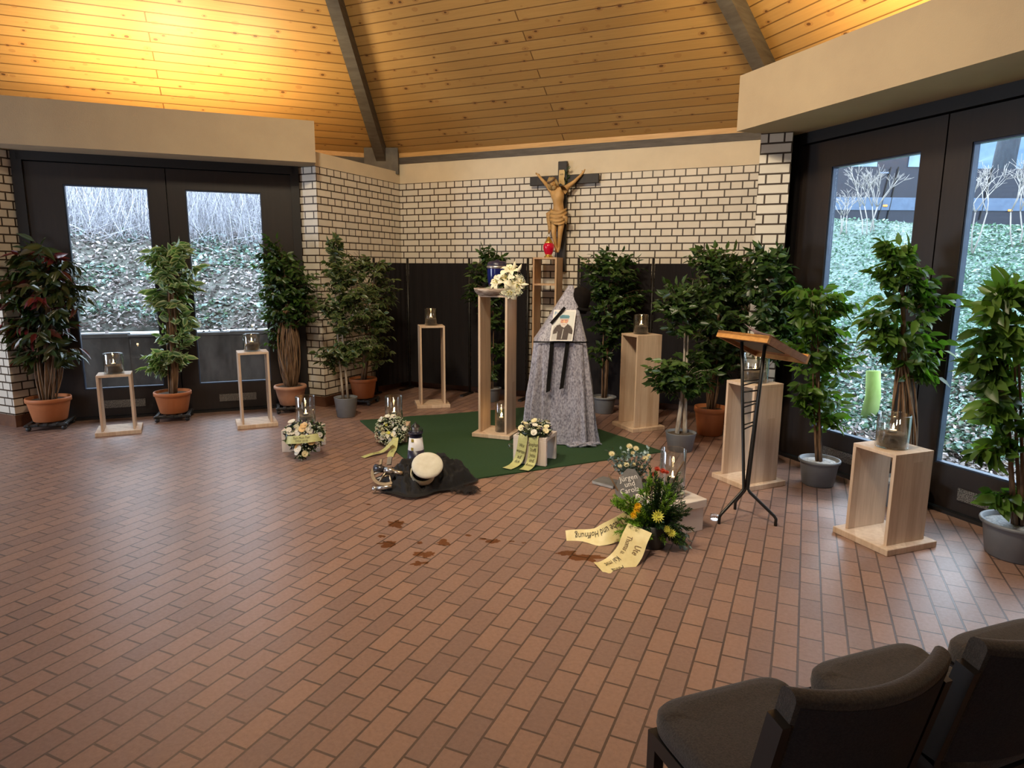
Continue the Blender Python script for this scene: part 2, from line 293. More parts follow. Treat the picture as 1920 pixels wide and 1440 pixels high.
# ------------------------------------------------------------------ mesh builder
class MB:
    def __init__(s): s.v = []; s.f = []; s.mi = []; s.var = []; s.rim = []; s.sm = []
    def add(s, vs, fs, mi=0, var=0.0, rim=None, smooth=False):
        b = len(s.v); s.v += [tuple(x) for x in vs]; s.rim += (rim or [0.0] * len(vs))
        for f in fs: s.f.append(tuple(b + i for i in f)); s.mi.append(mi); s.var.append(var); s.sm.append(smooth)
    def box(s, c, size, rz=0, mi=0, mtx=None, bev=0):
        sx, sy, sz = (x / 2 for x in size); R3 = mtx or Matrix.Rotation(rz, 3, 'Z'); c = V(c)
        if bev:
            b = min(bev, sx * .9, sy * .9, sz * .9); vs = []; 
            for z, i in ((-sz, b), (-sz + b, 0), (sz - b, 0), (sz, b)):
                x, y = sx - i, sy - i; k = b
                vs += [(x - k, -y, z), (x, -y + k, z), (x, y - k, z), (x - k, y, z), (-x + k, y, z), (-x, y - k, z), (-x, -y + k, z), (-x + k, -y, z)]
            fs = [tuple(range(7, -1, -1)), tuple(range(24, 32))]
            for r in range(3):
                for i in range(8): j = (i + 1) % 8; fs.append((r * 8 + i, r * 8 + j, r * 8 + 8 + j, r * 8 + 8 + i))
            s.add([c + R3 @ V(p) for p in vs], fs, mi); return
        vs = [c + R3 @ V((x * sx, y * sy, z * sz)) for z in (-1, 1) for x, y in ((-1, -1), (1, -1), (1, 1), (-1, 1))]
        s.add(vs, [(3, 2, 1, 0), (4, 5, 6, 7), (0, 1, 5, 4), (1, 2, 6, 5), (2, 3, 7, 6), (3, 0, 4, 7)], mi)
    def tube(s, pts, r, seg=8, mi=0, cap=True, flat=1.0):
        pts = [V(p) for p in pts]; n = len(pts); rs = r if isinstance(r, (list, tuple)) else [r] * n
        vs = []; ref = None
        for i, p in enumerate(pts):
            t = (pts[min(i + 1, n - 1)] - pts[max(i - 1, 0)]).normalized()
            if ref is None: ref = V((0, 0, 1)) if abs(t.z) < .9 else V((1, 0, 0))
            a = (ref - t * ref.dot(t)).normalized(); b = t.cross(a); ref = a
            for k in range(seg):
                w = 2 * PI * k / seg; vs.append(p + (a * math.cos(w) + b * math.sin(w) * flat) * rs[i])
        fs = [(i * seg + k, i * seg + (k + 1) % seg, (i + 1) * seg + (k + 1) % seg, (i + 1) * seg + k) for i in range(n - 1) for k in range(seg)]
        if cap: fs += [tuple(range(seg - 1, -1, -1)), tuple(range((n - 1) * seg, n * seg))]
        s.add(vs, fs, mi, smooth=True)
    def lathe(s, prof, seg=32, c=(0, 0, 0), mi=0, mtx=None, smooth=True):
        c = V(c); R3 = mtx or Matrix.Identity(3); vs = []
        for r, z in prof:
            for k in range(seg): w = 2 * PI * k / seg; vs.append(c + R3 @ V((r * math.cos(w), r * math.sin(w), z)))
        fs = [(i * seg + k, i * seg + (k + 1) % seg, (i + 1) * seg + (k + 1) % seg, (i + 1) * seg + k) for i in range(len(prof) - 1) for k in range(seg)]
        s.add(vs, fs, mi, smooth=smooth)
    def grid(s, fn, nu, nv, mi=0, wrap=False, smooth=True):
        vs = [fn(i / nu, j / nv) for i in range(nu + 1) for j in range(nv + 1)]
        s.add(vs, [(i * (nv + 1) + j, (i + 1) * (nv + 1) + j, (i + 1) * (nv + 1) + j + 1, i * (nv + 1) + j + 1) for i in range(nu) for j in range(nv)], mi, smooth=smooth)
    def poly(s, pts, mi=0): s.add(pts, [tuple(range(len(pts)))], mi)
    def prism(s, pts, h, mi=0):                     # pts: 3-D polygon, extruded by vector h
        n = len(pts); pts = [V(p) for p in pts]; h = V(h)
        s.add(pts + [p + h for p in pts], [tuple(range(n - 1, -1, -1)), tuple(range(n, 2 * n))] + [(i, (i + 1) % n, n + (i + 1) % n, n + i) for i in range(n)], mi)
    def blob(s, c, r, seg=10, rings=7, mi=0, lump=0, seed=0, mtx=None):
        c = V(c); r = (r, r, r) if isinstance(r, (int, float)) else r; vs = []; R3 = mtx or Matrix.Identity(3)
        for i in range(rings + 1):
            th = PI * i / rings
            for k in range(seg):
                w = 2 * PI * k / seg; d = V((math.sin(th) * math.cos(w), math.sin(th) * math.sin(w), math.cos(th)))
                q = 1 + (lump * noise.noise(d * 2.3 + V((seed, seed * 2, 0))) if lump else 0)
                vs.append(c + R3 @ V((d.x * r[0] * q, d.y * r[1] * q, d.z * r[2] * q)))
        s.add(vs, [(i * seg + k, (i + 1) * seg + k, (i + 1) * seg + (k + 1) % seg, i * seg + (k + 1) % seg) for i in range(rings) for k in range(seg)], mi, smooth=True)
    def leaf(s, p, d, nrm, L, W, var, fold=.12, curl=.15, mi=0):
        p = V(p); d = V(d).normalized(); sd = d.cross(V(nrm))
        if sd.length < 1e-3: sd = d.cross(V((.3, .5, .8)))
        sd.normalize(); n = sd.cross(d)
        P = lambda t, w, h: p + d * (t * L) + sd * (w * W) + n * (h * L - curl * L * t * t)
        vs = [P(0, 0, 0), P(.28, .46, fold * .6), P(.62, .40, fold * .6), P(1, 0, 0), P(.62, -.40, fold * .6), P(.28, -.46, fold * .6), P(.3, 0, -fold * .2), P(.65, 0, -fold * .2)]
        s.add(vs, [(0, 1, 6), (1, 2, 7, 6), (2, 3, 7), (0, 6, 5), (6, 7, 4, 5), (7, 3, 4)], mi, var, [.3, 1, 1, 1, 1, 1, 0, 0], True)
    def build(s, name, mats, parent=None, loc=None, rz=0):
        me = bpy.data.meshes.new(name); me.from_pydata(s.v, [], s.f); me.update()
        mats = mats if isinstance(mats, (list, tuple)) else [mats]
        for m in mats: me.materials.append(M[m] if isinstance(m, str) else m)
        me.polygons.foreach_set('material_index', s.mi); me.polygons.foreach_set('use_smooth', s.sm)
        if any(s.rim) or any(s.var):
            a = me.attributes.new('var', 'FLOAT', 'FACE'); a.data.foreach_set('value', s.var)
            a = me.attributes.new('rim', 'FLOAT', 'POINT'); a.data.foreach_set('value', s.rim)
        o = bpy.data.objects.new(name, me); COL.objects.link(o)
        if parent is not None: o.parent = parent
        if loc is not None: o.location = loc
        o.rotation_euler[2] = rz
        return o
def tag(o, label=None, cat=None, group=None, kind=None):
    for k, v in (('label', label), ('category', cat), ('group', group), ('kind', kind)):
        if v: o[k] = v
    return o
def thing(name, label, cat, loc=(0, 0, 0), rz=0, group=None):
    o = bpy.data.objects.new(name, None); COL.objects.link(o); o.location = loc; o.rotation_euler[2] = rz; o.empty_display_size = .1
    return tag(o, label, cat, group)
def dup(root, loc, rz, label, group=None):
    r = root.copy(); COL.objects.link(r); r.location = loc; r.rotation_euler[2] = rz; r['label'] = label
    if group: r['group'] = group
    for ch in list(root.children):
        c = ch.copy(); COL.objects.link(c); c.parent = r
        for g in list(ch.children): d = g.copy(); COL.objects.link(d); d.parent = c
    return r
def struct(o): o['kind'] = 'structure'; return o
def text_geo(txt, size, squeeze=1.0):               # flat letters centred on the origin: verts, faces
    cu = bpy.data.curves.new('lettering', 'FONT'); cu.body = txt; cu.size = size; cu.align_x = 'CENTER'; cu.align_y = 'CENTER'; cu.resolution_u = 2
    ob = bpy.data.objects.new('lettering', cu); me = bpy.data.meshes.new_from_object(ob)
    vs = [(v.co.x * squeeze, v.co.y) for v in me.vertices]; fs = [tuple(p.vertices) for p in me.polygons]
    bpy.data.objects.remove(ob); bpy.data.curves.remove(cu); bpy.data.meshes.remove(me)
    return vs, fs
def rnd(a, b): return random.uniform(a, b)
def rdir():
    while True:
        d = V((rnd(-1, 1), rnd(-1, 1), rnd(-1, 1)))
        if .01 < d.length < 1: return d.normalized()

# ================================================================== THE SETTING
CX, CY, AP, SL = -2.83, 1.57, 6.35, .633
def nrm(deg): a = math.radians(deg); return V((math.cos(a), math.sin(a), 0))
def fbox(mb, n, c0, c1, s0, s1, z0, z1, mi=0, t=None):
    t = t or V((n.y, -n.x, 0)); P = lambda c, s, z: n * c + t * s + V((0, 0, z))
    vs = [P(c, s, z) for z in (z0, z1) for c, s in ((c0, s0), (c1, s0), (c1, s1), (c0, s1))]
    mb.add(vs, [(0, 1, 2, 3), (7, 6, 5, 4), (0, 4, 5, 1), (1, 5, 6, 2), (2, 6, 7, 3), (3, 7, 4, 0)], mi)
def wbox(name, x0, x1, y0, y1, z0, z1, m):
    mb = MB(); mb.box(((x0 + x1) / 2, (y0 + y1) / 2, (z0 + z1) / 2), (x1 - x0, y1 - y0, z1 - z0)); return struct(mb.build(name, m))
def octo(r, z): return [V((CX, CY, z)) + nrm(22.5 + 45 * k) * (r / math.cos(PI / 8)) for k in range(8)]
mb = MB(); mb.poly(octo(6.45, 0)); struct(mb.build('floor', 'floor'))
# roof: eight plank panels rising to the middle, a dark timber along every hip
for k in range(8):
    n = nrm(90 + 45 * k); t = V((n.y, -n.x, 0)); up = (-n + V((0, 0, SL))).normalized(); nn = t.cross(up)
    A = AP + .1; mb = MB(); h = A * math.sqrt(1 + SL * SL); w = A * math.tan(PI / 8)
    mb.add([(-w, 0, 0), (w, 0, 0), (0, h, 0)], [(0, 1, 2)])
    o = struct(mb.build('ceiling', 'plank'))
    mt = Matrix((t, up, nn)).transposed().to_4x4(); mt.translation = V((CX, CY, 3.2 - .1 * SL)) + n * A; o.matrix_world = mt
apex = V((CX, CY, 3.2 + SL * AP))
for k, v in enumerate(octo(AP, 3.2)):
    d = (apex - v); L = d.length; d.normalize(); sd = V((-d.y, d.x, 0)).normalized(); nn = d.cross(sd)
    if nn.z < 0: nn = -nn
    mb = MB(); mb.box(v + d * L / 2 - nn * .10, (L, .13, .19), mtx=Matrix((d, sd, nn)).transposed())
    struct(mb.build('trim_%d' % (1 + k), 'beam'))
# eave boards around the ring, grey concrete blocks under the hips
for k in range(8):
    n = nrm(90 + 45 * k); t = V((n.y, -n.x, 0)); c = n.dot(V((CX, CY, 0))) + AP - .005; s = t.dot(V((CX, CY, 0))); w = (AP - .005) * math.tan(PI / 8)
    mb = MB(); fbox(mb, n, c, c + .06, s - w, s + w, 3.143, 3.262); struct(mb.build('trim_%d' % (9 + k), 'strip'))
    mb = MB(); fbox(mb, n, c - .01, c + .06, s - w, s + w, 3.06, 3.143); struct(mb.build('trim_%d' % (17 + k), 'beam'))
for k, v in enumerate(octo(AP, 0)):
    d = (V((CX, CY, 0)) - v).normalized(); e = V((CX, CY, 0))
    mb = MB(); sd = V((-d.y, d.x, 0)); mb.box(v + d * .02 + V((0, 0, 3.09)), (.34, .46, .34), mtx=Matrix((d, sd, V((0, 0, 1)))).transposed())
    struct(mb.build('trim_%d' % (25 + k), 'concrete'))
# niche: brick walls with a cream plaster band on top and a tiled base
wbox('wall_back', -5.46, -.2, 7.92, 8.17, 0, 2.80, 'brick')
wbox('wall_back', -5.46, -.2, 7.918, 8.17, 2.80, 3.075, 'plaster')
wbox('wall_niche_left', -5.46, -5.21, 6.2, 7.92, 0, 2.80, 'brick')
wbox('wall_niche_left', -5.462, -5.208, 6.198, 7.92, 2.80, 2.955, 'plaster')
wbox('wall_niche_right', -.45, -.2, 6.2, 7.92, 0, 2.86, 'brick')
wbox('wall_left', -9.3, -7.41, 4.0, 4.25, 0, 2.86, 'brick')
wbox('wall_right', 1.82, 3.6, 4.22, 4.47, 0, 2.86, 'brick')
wbox('baseboard_back', -5.21, -.45, 7.905, 7.92, 0, .125, 'base_tile')
wbox('baseboard_niche_left', -5.468, -5.202, 6.192, 7.9, 0, .125, 'base_tile')
wbox('baseboard_niche_right', -.458, -.192, 6.192, 7.9, 0, .125, 'base_tile')
wbox('baseboard_left', -9.3, -7.402, 3.992, 4.258, 0, .125, 'base_tile')
for k, (deg, m) in enumerate(((180, 'brick'), (225, 'plaster'), (270, 'plaster'), (315, 'plaster'), (0, 'brick'))):
    n = nrm(deg); c = n.dot(V((CX, CY, 0))) + 6.25; t = V((n.y, -n.x, 0)); s = t.dot(V((CX, CY, 0))); w = 6.25 * math.tan(PI / 8) + .05
    mb = MB(); fbox(mb, n, c, c + .2, s - w, s + w, 0, 3.3); struct(mb.build('wall_' + ('west', 'southwest', 'south', 'southeast', 'east')[k], m))
# plastered lintels over the two pairs of glazed doors, with a deep ledge behind them
NL, NR = nrm(135), nrm(45)
def lintel(n, c, s0, s1, e0, e1, cw, num):
    mb = MB(); t = V((n.y, -n.x, 0)); P = lambda cc, s, z: n * cc + t * s + V((0, 0, z))
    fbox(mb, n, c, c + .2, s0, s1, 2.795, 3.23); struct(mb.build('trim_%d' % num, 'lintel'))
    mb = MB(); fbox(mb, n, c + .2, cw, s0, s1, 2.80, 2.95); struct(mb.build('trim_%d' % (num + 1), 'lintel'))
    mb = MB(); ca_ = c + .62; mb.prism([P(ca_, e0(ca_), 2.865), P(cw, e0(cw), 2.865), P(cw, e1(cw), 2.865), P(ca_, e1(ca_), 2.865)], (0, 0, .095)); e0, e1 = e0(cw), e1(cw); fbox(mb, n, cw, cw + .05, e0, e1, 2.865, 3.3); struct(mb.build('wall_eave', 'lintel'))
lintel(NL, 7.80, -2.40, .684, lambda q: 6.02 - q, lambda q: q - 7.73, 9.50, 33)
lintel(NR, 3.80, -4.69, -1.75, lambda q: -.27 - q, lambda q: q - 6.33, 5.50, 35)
def glazed_door(num, n, c, s, pane_note):
    loc = n * c + V((n.y, -n.x, 0)) * s; rz = math.atan2(n.y, n.x) - PI / 2
    r = bpy.data.objects.new('door_%d' % num, None); COL.objects.link(r); r.location = loc; r.rotation_euler[2] = rz; struct(r)
    mb = MB()
    for x in (-1.33, 1.33): mb.box((x, .02, 1.4), (.09, .14, 2.8)); mb.box((x * .975, .04, 1.4), (.09, .03, 2.8))
    mb.box((0, .02, 2.755), (2.66, .14, .09)); mb.box((0, .045, 2.70), (2.6, .03, .1)); mb.box((0, .042, 1.4), (.05, .025, 2.75)); mb.box((0, .02, .012), (2.66, .16, .024)); mb.build('door_frame', 'door_dark', r)
    for sg in (-1, 1):
        mb = MB(); X = lambda a: sg * a
        mb.box((X(.0925), 0, 1.365), (.175, .044, 2.67)); mb.box((X(1.126), 0, 1.365), (.338, .044, 2.67))
        mb.box((X(.5685), 0, 2.595), (.777, .044, .21)); mb.box((X(.5685), 0, .18), (.777, .044, .30))
        leaf = mb.build('door_leaf', 'door', r)
        mb = MB()
        for x in (.1855, .9515): mb.box((X(x), .014, 1.41), (.011, .052, 2.16))
        for z in (.3365, 2.4835): mb.box((X(.5685), .014, z), (.753, .052, .011))
        mb.build('glazing_bead', 'bluealu', leaf)
        mb = MB(); mb.box((X(.5685), .015, 1.41), (.74, .004, 2.12)); mb.build('glass_pane', 'pane', leaf)
        mb = MB(); mb.box((X(.58), -.034, .16), (.40, .008, .085)); mb.build('vent_grille', 'alu', leaf)
    return r
glazed_door(1, NL, 8.25, -.853, '')
glazed_door(2, NR, 4.43, -3.29, '')

# ------------------------------------------------------------------ outside, left: retaining wall, leaf litter slope, dry grass
def slopeL(c): return .77 + (.55 * (c - 10) if c < 12.4 else 1.32 + .42 * (c - 12.4))
tL = V((NL.y, -NL.x, 0))
mb = MB(); mb.poly([NL * c + tL * s + V((0, 0, -.01)) for c, s in ((9.4, -6), (9.4, 6), (9.95, 6), (9.95, -6))]); struct(mb.build('ground_outside', 'asphalt'))
mb = MB()
for k in range(-6, 7):
    s = -1.0 + k * .62; fbox(mb, NL, 9.90 + .012 * (k % 2), 10.1, s, s + .62, 0, .74 + .015 * math.sin(k * 2.3), 0)
    fbox(mb, NL, 9.885, 10.1, s, s + .618, .74, .775 + .012 * math.sin(k * 2.3), 1)
struct(mb.build('wall_garden', ['retain', 'retaintop']))
mb = MB()
def fL(u, v):
    c = 10.05 + 9 * u; s = -7 + 14 * v; p = NL * c + tL * s; p.z = slopeL(c) + .10 * noise.noise(p * .9) * min(1, u * 8); return p
mb.grid(fL, 40, 50); struct(mb.build('ground_bank_left', 'bank'))
def scatter(name, fn, count, L, ratio, m, label, cat, flat=.5, n_up=V((0, 0, 1)), tall=False):
    mb = MB()
    for i in range(count):
        p = fn()
        if p is None: continue
        if tall:
            d = V((rnd(-.45, .45), rnd(-.45, .45), 1)) if i % 3 else V((rnd(-1, 1), rnd(-1, 1), rnd(.1, .8))); l = rnd(*L); mb.leaf(p, d, rdir(), l, l * ratio, rnd(0, 1), 0, rnd(-.1, .3))
        else:
            d = rdir(); d.z = d.z * flat + .1; l = rnd(*L); mb.leaf(p + V((0, 0, rnd(.0, .05))), d, n_up + rdir() * .7, l, l * ratio, min(1, max(0, random.gauss(.5, .28))))
    return tag(mb.build(name, m), label, cat, kind='stuff')
def pL(c0, c1, s0=-3.2, s1=3.2):
    def f():
        c = c0 + (c1 - c0) * random.random(); s = rnd(s0, s1); p = NL * c + tL * s; p.z = slopeL(c) + .10 * noise.noise(p * .9); return p
    return f
scatter('fallen_leaves', pL(9.98, 12.9), 12500, (.04, .085), .6, 'litter', 'brown fallen leaves covering the slope behind the left glazed door', 'leaves')
def ivyf():
    p = pL(10.1, 12.9)()
    return p if noise.noise(p * 1.4 + V((5, 0, 0))) > -.02 else None
scatter('ivy_cover', ivyf, 8500, (.04, .085), .8, 'ivy', 'blue-green ivy patches creeping over the leafy slope outside left', 'ivy')
scatter('dry_grass', pL(12.2, 17.0, -4.3, 4.3), 22000, (.4, 1.05), .011, 'straw', 'tall pale dead grass at the top of the slope outside left', 'grass', tall=True)
# ------------------------------------------------------------------ outside, right: bank of ground cover, a parked van, bare shrubs
tR = V((NR.y, -NR.x, 0))
def zR(c, s=-8.5):
    dz = -.09 * (min(-3, max(-13, s)) + 8.5) * min(1, max(0, (c - 7.5) / 3.3))
    for (a, za), (b, zb) in (((4.3, -.08), (5.45, -.03)), ((5.45, -.03), (6.6, .32)), ((6.6, .32), (9.4, 1.80)), ((9.4, 1.80), (10.8, 2.46)), ((10.8, 2.46), (30, 2.48))):
        if c < b: return za + (zb - za) * (c - a) / (b - a) + dz
mb = MB()
def fR(u, v):
    c = 4.5 + 19.0 * u; s = -26 + 28 * v; p = NR * c + tR * s; p.z = zR(c, s) + .07 * noise.noise(p * .8) * min(1, u * 12); return p
mb.grid(fR, 110, 90); struct(mb.build('ground_bank_right', 'bankpale'))
mb = MB(); mb.poly([NR * c + tR * s + V((0, 0, z)) for c, s, z in ((4.52, -4.55, .004), (5.5, -4.55, .01), (5.5, 0, .01), (4.52, 0, .004))]); struct(mb.build('ground_edge_right', 'lawn'))
mb = MB(); mb.grid(lambda u, v: NR * (22 + 6 * u) + tR * (-32 + 44 * v) + V((0, 0, 1.8 + 7 * u + .5 * noise.noise(V((u * 9, v * 16, 1))))), 20, 40); struct(mb.build('ground_sky_backdrop', 'sky_haze'))  # added backdrop slope that covers the white sky behind the van
def pR(c0, c1, xs=((1525, 1762), (1792, 1980))):
    def f():
        c = c0 + (c1 - c0) * random.random() ** 1.2; a, b = random.choice(xs); d = ray(rnd(a, b), 600); d.z = 0
        p = d * (c / NR.dot(d)); p.z = zR(c, tR.dot(p)) + .07 * noise.noise(V((p.x, p.y, 0)) * .8) * min(1, (c - 4.5) / 9.5 * 6); return p
    return f
scatter('ground_cover', pR(5.7, 11.0), 21000, (.03, .068), .72, 'ivylight', 'pale green ground cover on the bank outside the right glazed door', 'ground cover')
scatter('leaf_litter', pR(5.5, 7.4), 5200, (.035, .075), .6, 'litter', 'pale brown fallen leaves at the foot of the right bank', 'leaves')
D = 14.2; U = D / F; P0 = CAM + ray(1660, 386) * D
zg = P0.z + (386 - 413) * U - .16
van = thing('van', 'dark blue van parked on top of the bank outside the right glazed door', 'van', (P0.x, P0.y, zg), math.atan2(CR.y, CR.x))
Q = lambda px, py: ((px - 1660) * U, P0.z - zg + (386 - py) * U)
x0, _ = Q(1490, 0); x1, _ = Q(2085, 0); zb = Q(0, 413)[1]; zs = Q(0, 316)[1]; zt = Q(0, 205)[1]
mb = MB(); 
def yprof(pts, y0, y1, mi=0): mb.prism([(a, y0, b) for a, b in pts], (0, y1 - y0, 0), mi)
yprof([(x0, zb), (x0 + .1, zb - .2), (x1 - .1, zb - .2), (x1, zb), (x1 + .12, zb + .5), (x1 + .05, zs), (x0 - .02, zs - .05), (x0 - .12, zb + .4)], 0, 1.9); 
xc = Q(1800, 0)[0]; yprof([(x0 + .25, zs - .04), (xc + .35, zs), (xc - .1, zt), (x0 + .95, zt)], .12, 1.78)
mb.build('body', 'vanpaint', van)
for a, b in ((1565, 1642), (1700, 1785)):
    mb = MB(); xa, _ = Q(a, 0); xb, _ = Q(b, 0); yprof([(xa, zs + .02), (xb, zs + .02), (xb - .04, zt - .12), (xa + (.5 if a == 1565 else .05), zt - .12)], .10, .118); mb.build('side_window', 'vanglass', van)
mb = MB(); _, za = Q(0, 371); _, zc = Q(0, 394); yprof([(x0 - .06, zc), (x1 + .08, zc), (x1 + .08, za), (x0 - .06, za)], -.03, 0); mb.build('side_moulding', 'vanband', van)
for px, py in ((1658, 386), (1893, 393)):
    mb = MB(); a, b = Q(px, py); mb.box((a, -.035, b), (.10, .02, .045), bev=.008); mb.build('side_marker', 'amber', van)
for a, b in ((1647, 1662), (1664, 1676), (1838, 1850)):
    mb = MB(); xa, _ = Q(a, 0); xb, _ = Q(b, 0); yprof([(xa, zb + .03), (xa + .014, zb + .03), (xb + .014, zs), (xb, zs)], -.034, 0); mb.build('door_seam', 'rubber', van)
mb = MB(); a, b = Q(1651, 327); mb.box((a, -.02, b), (.2, .03, .035), bev=.01); mb.build('door_handle', 'vanband', van)
for px in (1555, 1990):
    mb = MB(); a, _ = Q(px, 0); mb.lathe([(0, -.11), (.30, -.11), (.33, -.07), (.33, .07), (.30, .11), (0, .11)], 24, (a, .14, .33), mtx=Matrix.Rotation(PI / 2, 3, 'X')); mb.build('wheel', 'rubber', van)
def shrub(base, h, spread, n, label, seed):
    random.seed(seed); t = thing('bare_shrub', label, 'shrub', base, 0, 'bare shrubs in front of the van'); mb = MB()
    def grow(p, d, L, r, lev):
        q = p + d * L; mb.tube([p, (p + q) / 2 + rdir() * L * .06, q], [r, r * .85, r * .7], 5)
        if lev == 0: return
        for k in range(3 if lev > 1 else 4):
            e = (d + rdir() * (.55 + .1 * (3 - lev))).normalized(); e.z = abs(e.z) * .8 + .15; grow(q, e.normalized(), L * rnd(.5, .75), r * .62, lev - 1)
    for k in range(n): grow(V((rnd(-spread, spread), rnd(-.1, .1), 0)), V((rnd(-.25, .25), rnd(-.2, .2), 1)).normalized(), h * .42, .012, 3)
    mb.build('twigs', 'twig', t); return t
for px, py, cc, h, sp, n, lab, sd in ((1590, 418, 10.4, .85, .22, 3, 'low bare white-twigged shrub before the van, leftmost of three', 4), (1627, 418, 10.4, 1.25, .22, 5, 'bare white-twigged shrub before the van, beside the left amber lamp', 5), (1872, 462, 10.0, 1.40, .5, 7, 'tallest bare white-twigged shrub, seen through the rightmost pane', 6)):
    d_ = ray(px, py); d_.z = 0; P = d_ * (cc / NR.dot(d_)); P.z = zR(cc, tR.dot(P)) - .02; shrub(P, h * 1.0, sp, n, lab, sd)
P = CAM + ray(1632, 752) * 7.0; P.z = zR(NR.dot(P)) - .05
mb = MB(); mb.tube([(0, 0, 0), (.02, 0, .25), (.0, .02, .52)], [.085, .075, .07], 12); tag(mb.build('mossy_post', 'mosswood', loc=P), 'mossy green post standing in leaf litter outside right door', 'post')
P = CAM + ray(1880, 300) * 18.5
mb = MB(); mb.tube([(0, 0, 0), (.05, 0, 2), (.25, 0, 4.5)], [.34, .28, .24], 12); tag(mb.build('tree_trunk', 'darktrunk', loc=(P.x, P.y, zR(NR.dot(P), tR.dot(P)) - .06)), 'dark leaning tree trunk beyond the van in the rightmost pane', 'tree')
random.seed(11)

# ================================================================== FURNITURE ON THE FLOOR
def turf():
    A, B, C_, D_ = V((-4.369, 5.753, 0)), V((-2.515, 4.222, 0)), V((-1.092, 5.928, 0)), V((-2.912, 7.271, 0)); mb = MB()
    def f(u, v):
        p = (A * (1 - u) + D_ * u) * (1 - v) + (B * (1 - u) + C_ * u) * v
        e = min(u, 1 - u, v, 1 - v); p.z = .008 + .010 * max(0, noise.noise(p * 2.5)) * (1 if e < .04 else .3); return p
    mb.grid(f, 40, 40)
    ring = [f(0, i / 20) for i in range(21)] + [f(i / 20, 1) for i in range(21)] + [f(1, 1 - i / 20) for i in range(21)] + [f(1 - i / 20, 0) for i in range(21)]
    mb.add([p for q in ring for p in (q, V((q.x, q.y, 0)))], [(2 * i, 2 * i + 1, 2 * i + 3, 2 * i + 2) for i in range(len(ring) - 1)])
    tag(mb.build('turf_carpet', 'carpet'), 'dark green artificial turf carpet laid slantwise under the portrait stand', 'carpet')
turf()
def plinth(loc, rz, h, label, m='oak', shelf=None, w=.30, d=.28, base=.40, grp='oak display plinths'):
    # local x: across the open front, local y: depth (front edge at y = 0, centre of the front edge at the origin)
    t = thing('display_plinth', label, 'plinth', (loc[0], loc[1], loc[2] if len(loc) > 2 else 0), rz, grp)
    e = (base - w) / 2; k = .022
    mb = MB(); mb.box((0, d / 2, .02), (base, d + 2 * e, .04), bev=.003); mb.build('base_board', m, t)
    for sg in (-1, 1):
        mb = MB(); mb.box((sg * (w / 2 - k / 2), d / 2, (.04 + h - k) / 2), (k, d, h - k - .04), bev=.0015); mb.build('side_panel', m, t)
    mb = MB(); mb.box((0, d / 2, h - k / 2), (w, d, k), bev=.0015); mb.build('top_board', m, t)
    if shelf: mb = MB(); mb.box((0, d / 2, shelf), (w - 2 * k, d - .01, k)); mb.build('shelf', m, t)
    return t
R = math.radians
def front(a, b):                                     # front edge from two floor points -> (mid, angle)
    a, b = V(a), V(b); d = b - a; return (a + b) / 2, math.atan2(d.y, d.x)
S = {}
def place(key, a, b, h, label, **kw):
    mid, ang = front(a, b); S[key] = plinth(mid, ang, h, label, **kw); S[key + 'c'] = mid + V((-math.sin(ang), math.cos(ang), 0)) * .14; return S[key]
place('s1', (-6.285, 4.135, 0), (-6.09, 4.37, 0), .60, 'low pale oak plinth before the left pane of the left door', d=.26)
place('s2', (-5.275, 4.965, 0), (-5.08, 5.195, 0), .79, 'slim pale oak plinth before the right pane of the left door', d=.26)
place('s3', (-4.147, 6.64, 0), (-3.895, 6.83, 0), .985, 'slender oak plinth with candle glass before the charcoal folding screen', d=.26)
place('s4', (-2.885, 5.695, .012), (-2.587, 5.715, .012), 1.40, 'tall oak plinth carrying the blue urn and white lilies', d=.27)
place('s5', (-3.06, 7.50, 0), (-2.755, 7.53, 0), 1.80, 'tallest oak plinth with inner shelf below the crucifix', shelf=1.475, m='oak_lit', d=.30)
place('s6', (-1.744, 6.788, 0), (-1.53, 6.594, 0), 1.0, 'oak plinth with candle glass right of the portrait stand', d=.30)
place('s7', (-.52, 5.355, 0), (-.297, 5.157, 0), .805, 'pale oak plinth standing behind the reading lectern', d=.29)
place('s8', (.345, 4.497, 0), (.547, 4.292, 0), .60, 'low pale oak plinth at the right glazed door, nearest the chairs', d=.31)
# small bench blocks that carry wreaths and candles
def block(loc, rz, w, d, h, label, m, k=.03):        # origin: middle of the closed front, local y depth
    t = thing('bench_block', label, 'block', loc, rz, 'small wooden bench blocks')
    for y in (k / 2, d - k / 2): mb = MB(); mb.box((0, y, (h - k) / 2), (w, k, h - k), bev=.002); mb.build('leg_board', m, t)
    mb = MB(); mb.box((0, d / 2, h - k / 2), (w, d, k), bev=.002); mb.build('top_board', m, t); return t
mid, ang = front((-2.2, 5.0, 0), (-1.90, 5.008, 0)); block((mid.x, mid.y, .012), ang, .30, .28, .245, 'pink-white wooden bench block with ribboned wreath on top', 'pale', .032)
block((-3.53, 5.12, .012), R(24), .30, .25, .15, 'low oak bench block behind the round white wreath', 'oak', .028)
block((-4.10, 4.52, 0), R(28), .34, .27, .20, 'low pale bench block behind the heart-shaped wreath', 'pale', .028)
t = thing('lidded_box', 'white box with overhanging lid under the tall candle glass by the lectern', 'box', (-.70, 4.13, 0), R(52))
mb = MB(); mb.box((0, 0, .08), (.33, .26, .16), bev=.003); mb.build('box_body', 'pale', t)
mb = MB(); mb.box((0, 0, .185), (.355, .285, .055), bev=.004); mb.build('lid', 'pale', t)
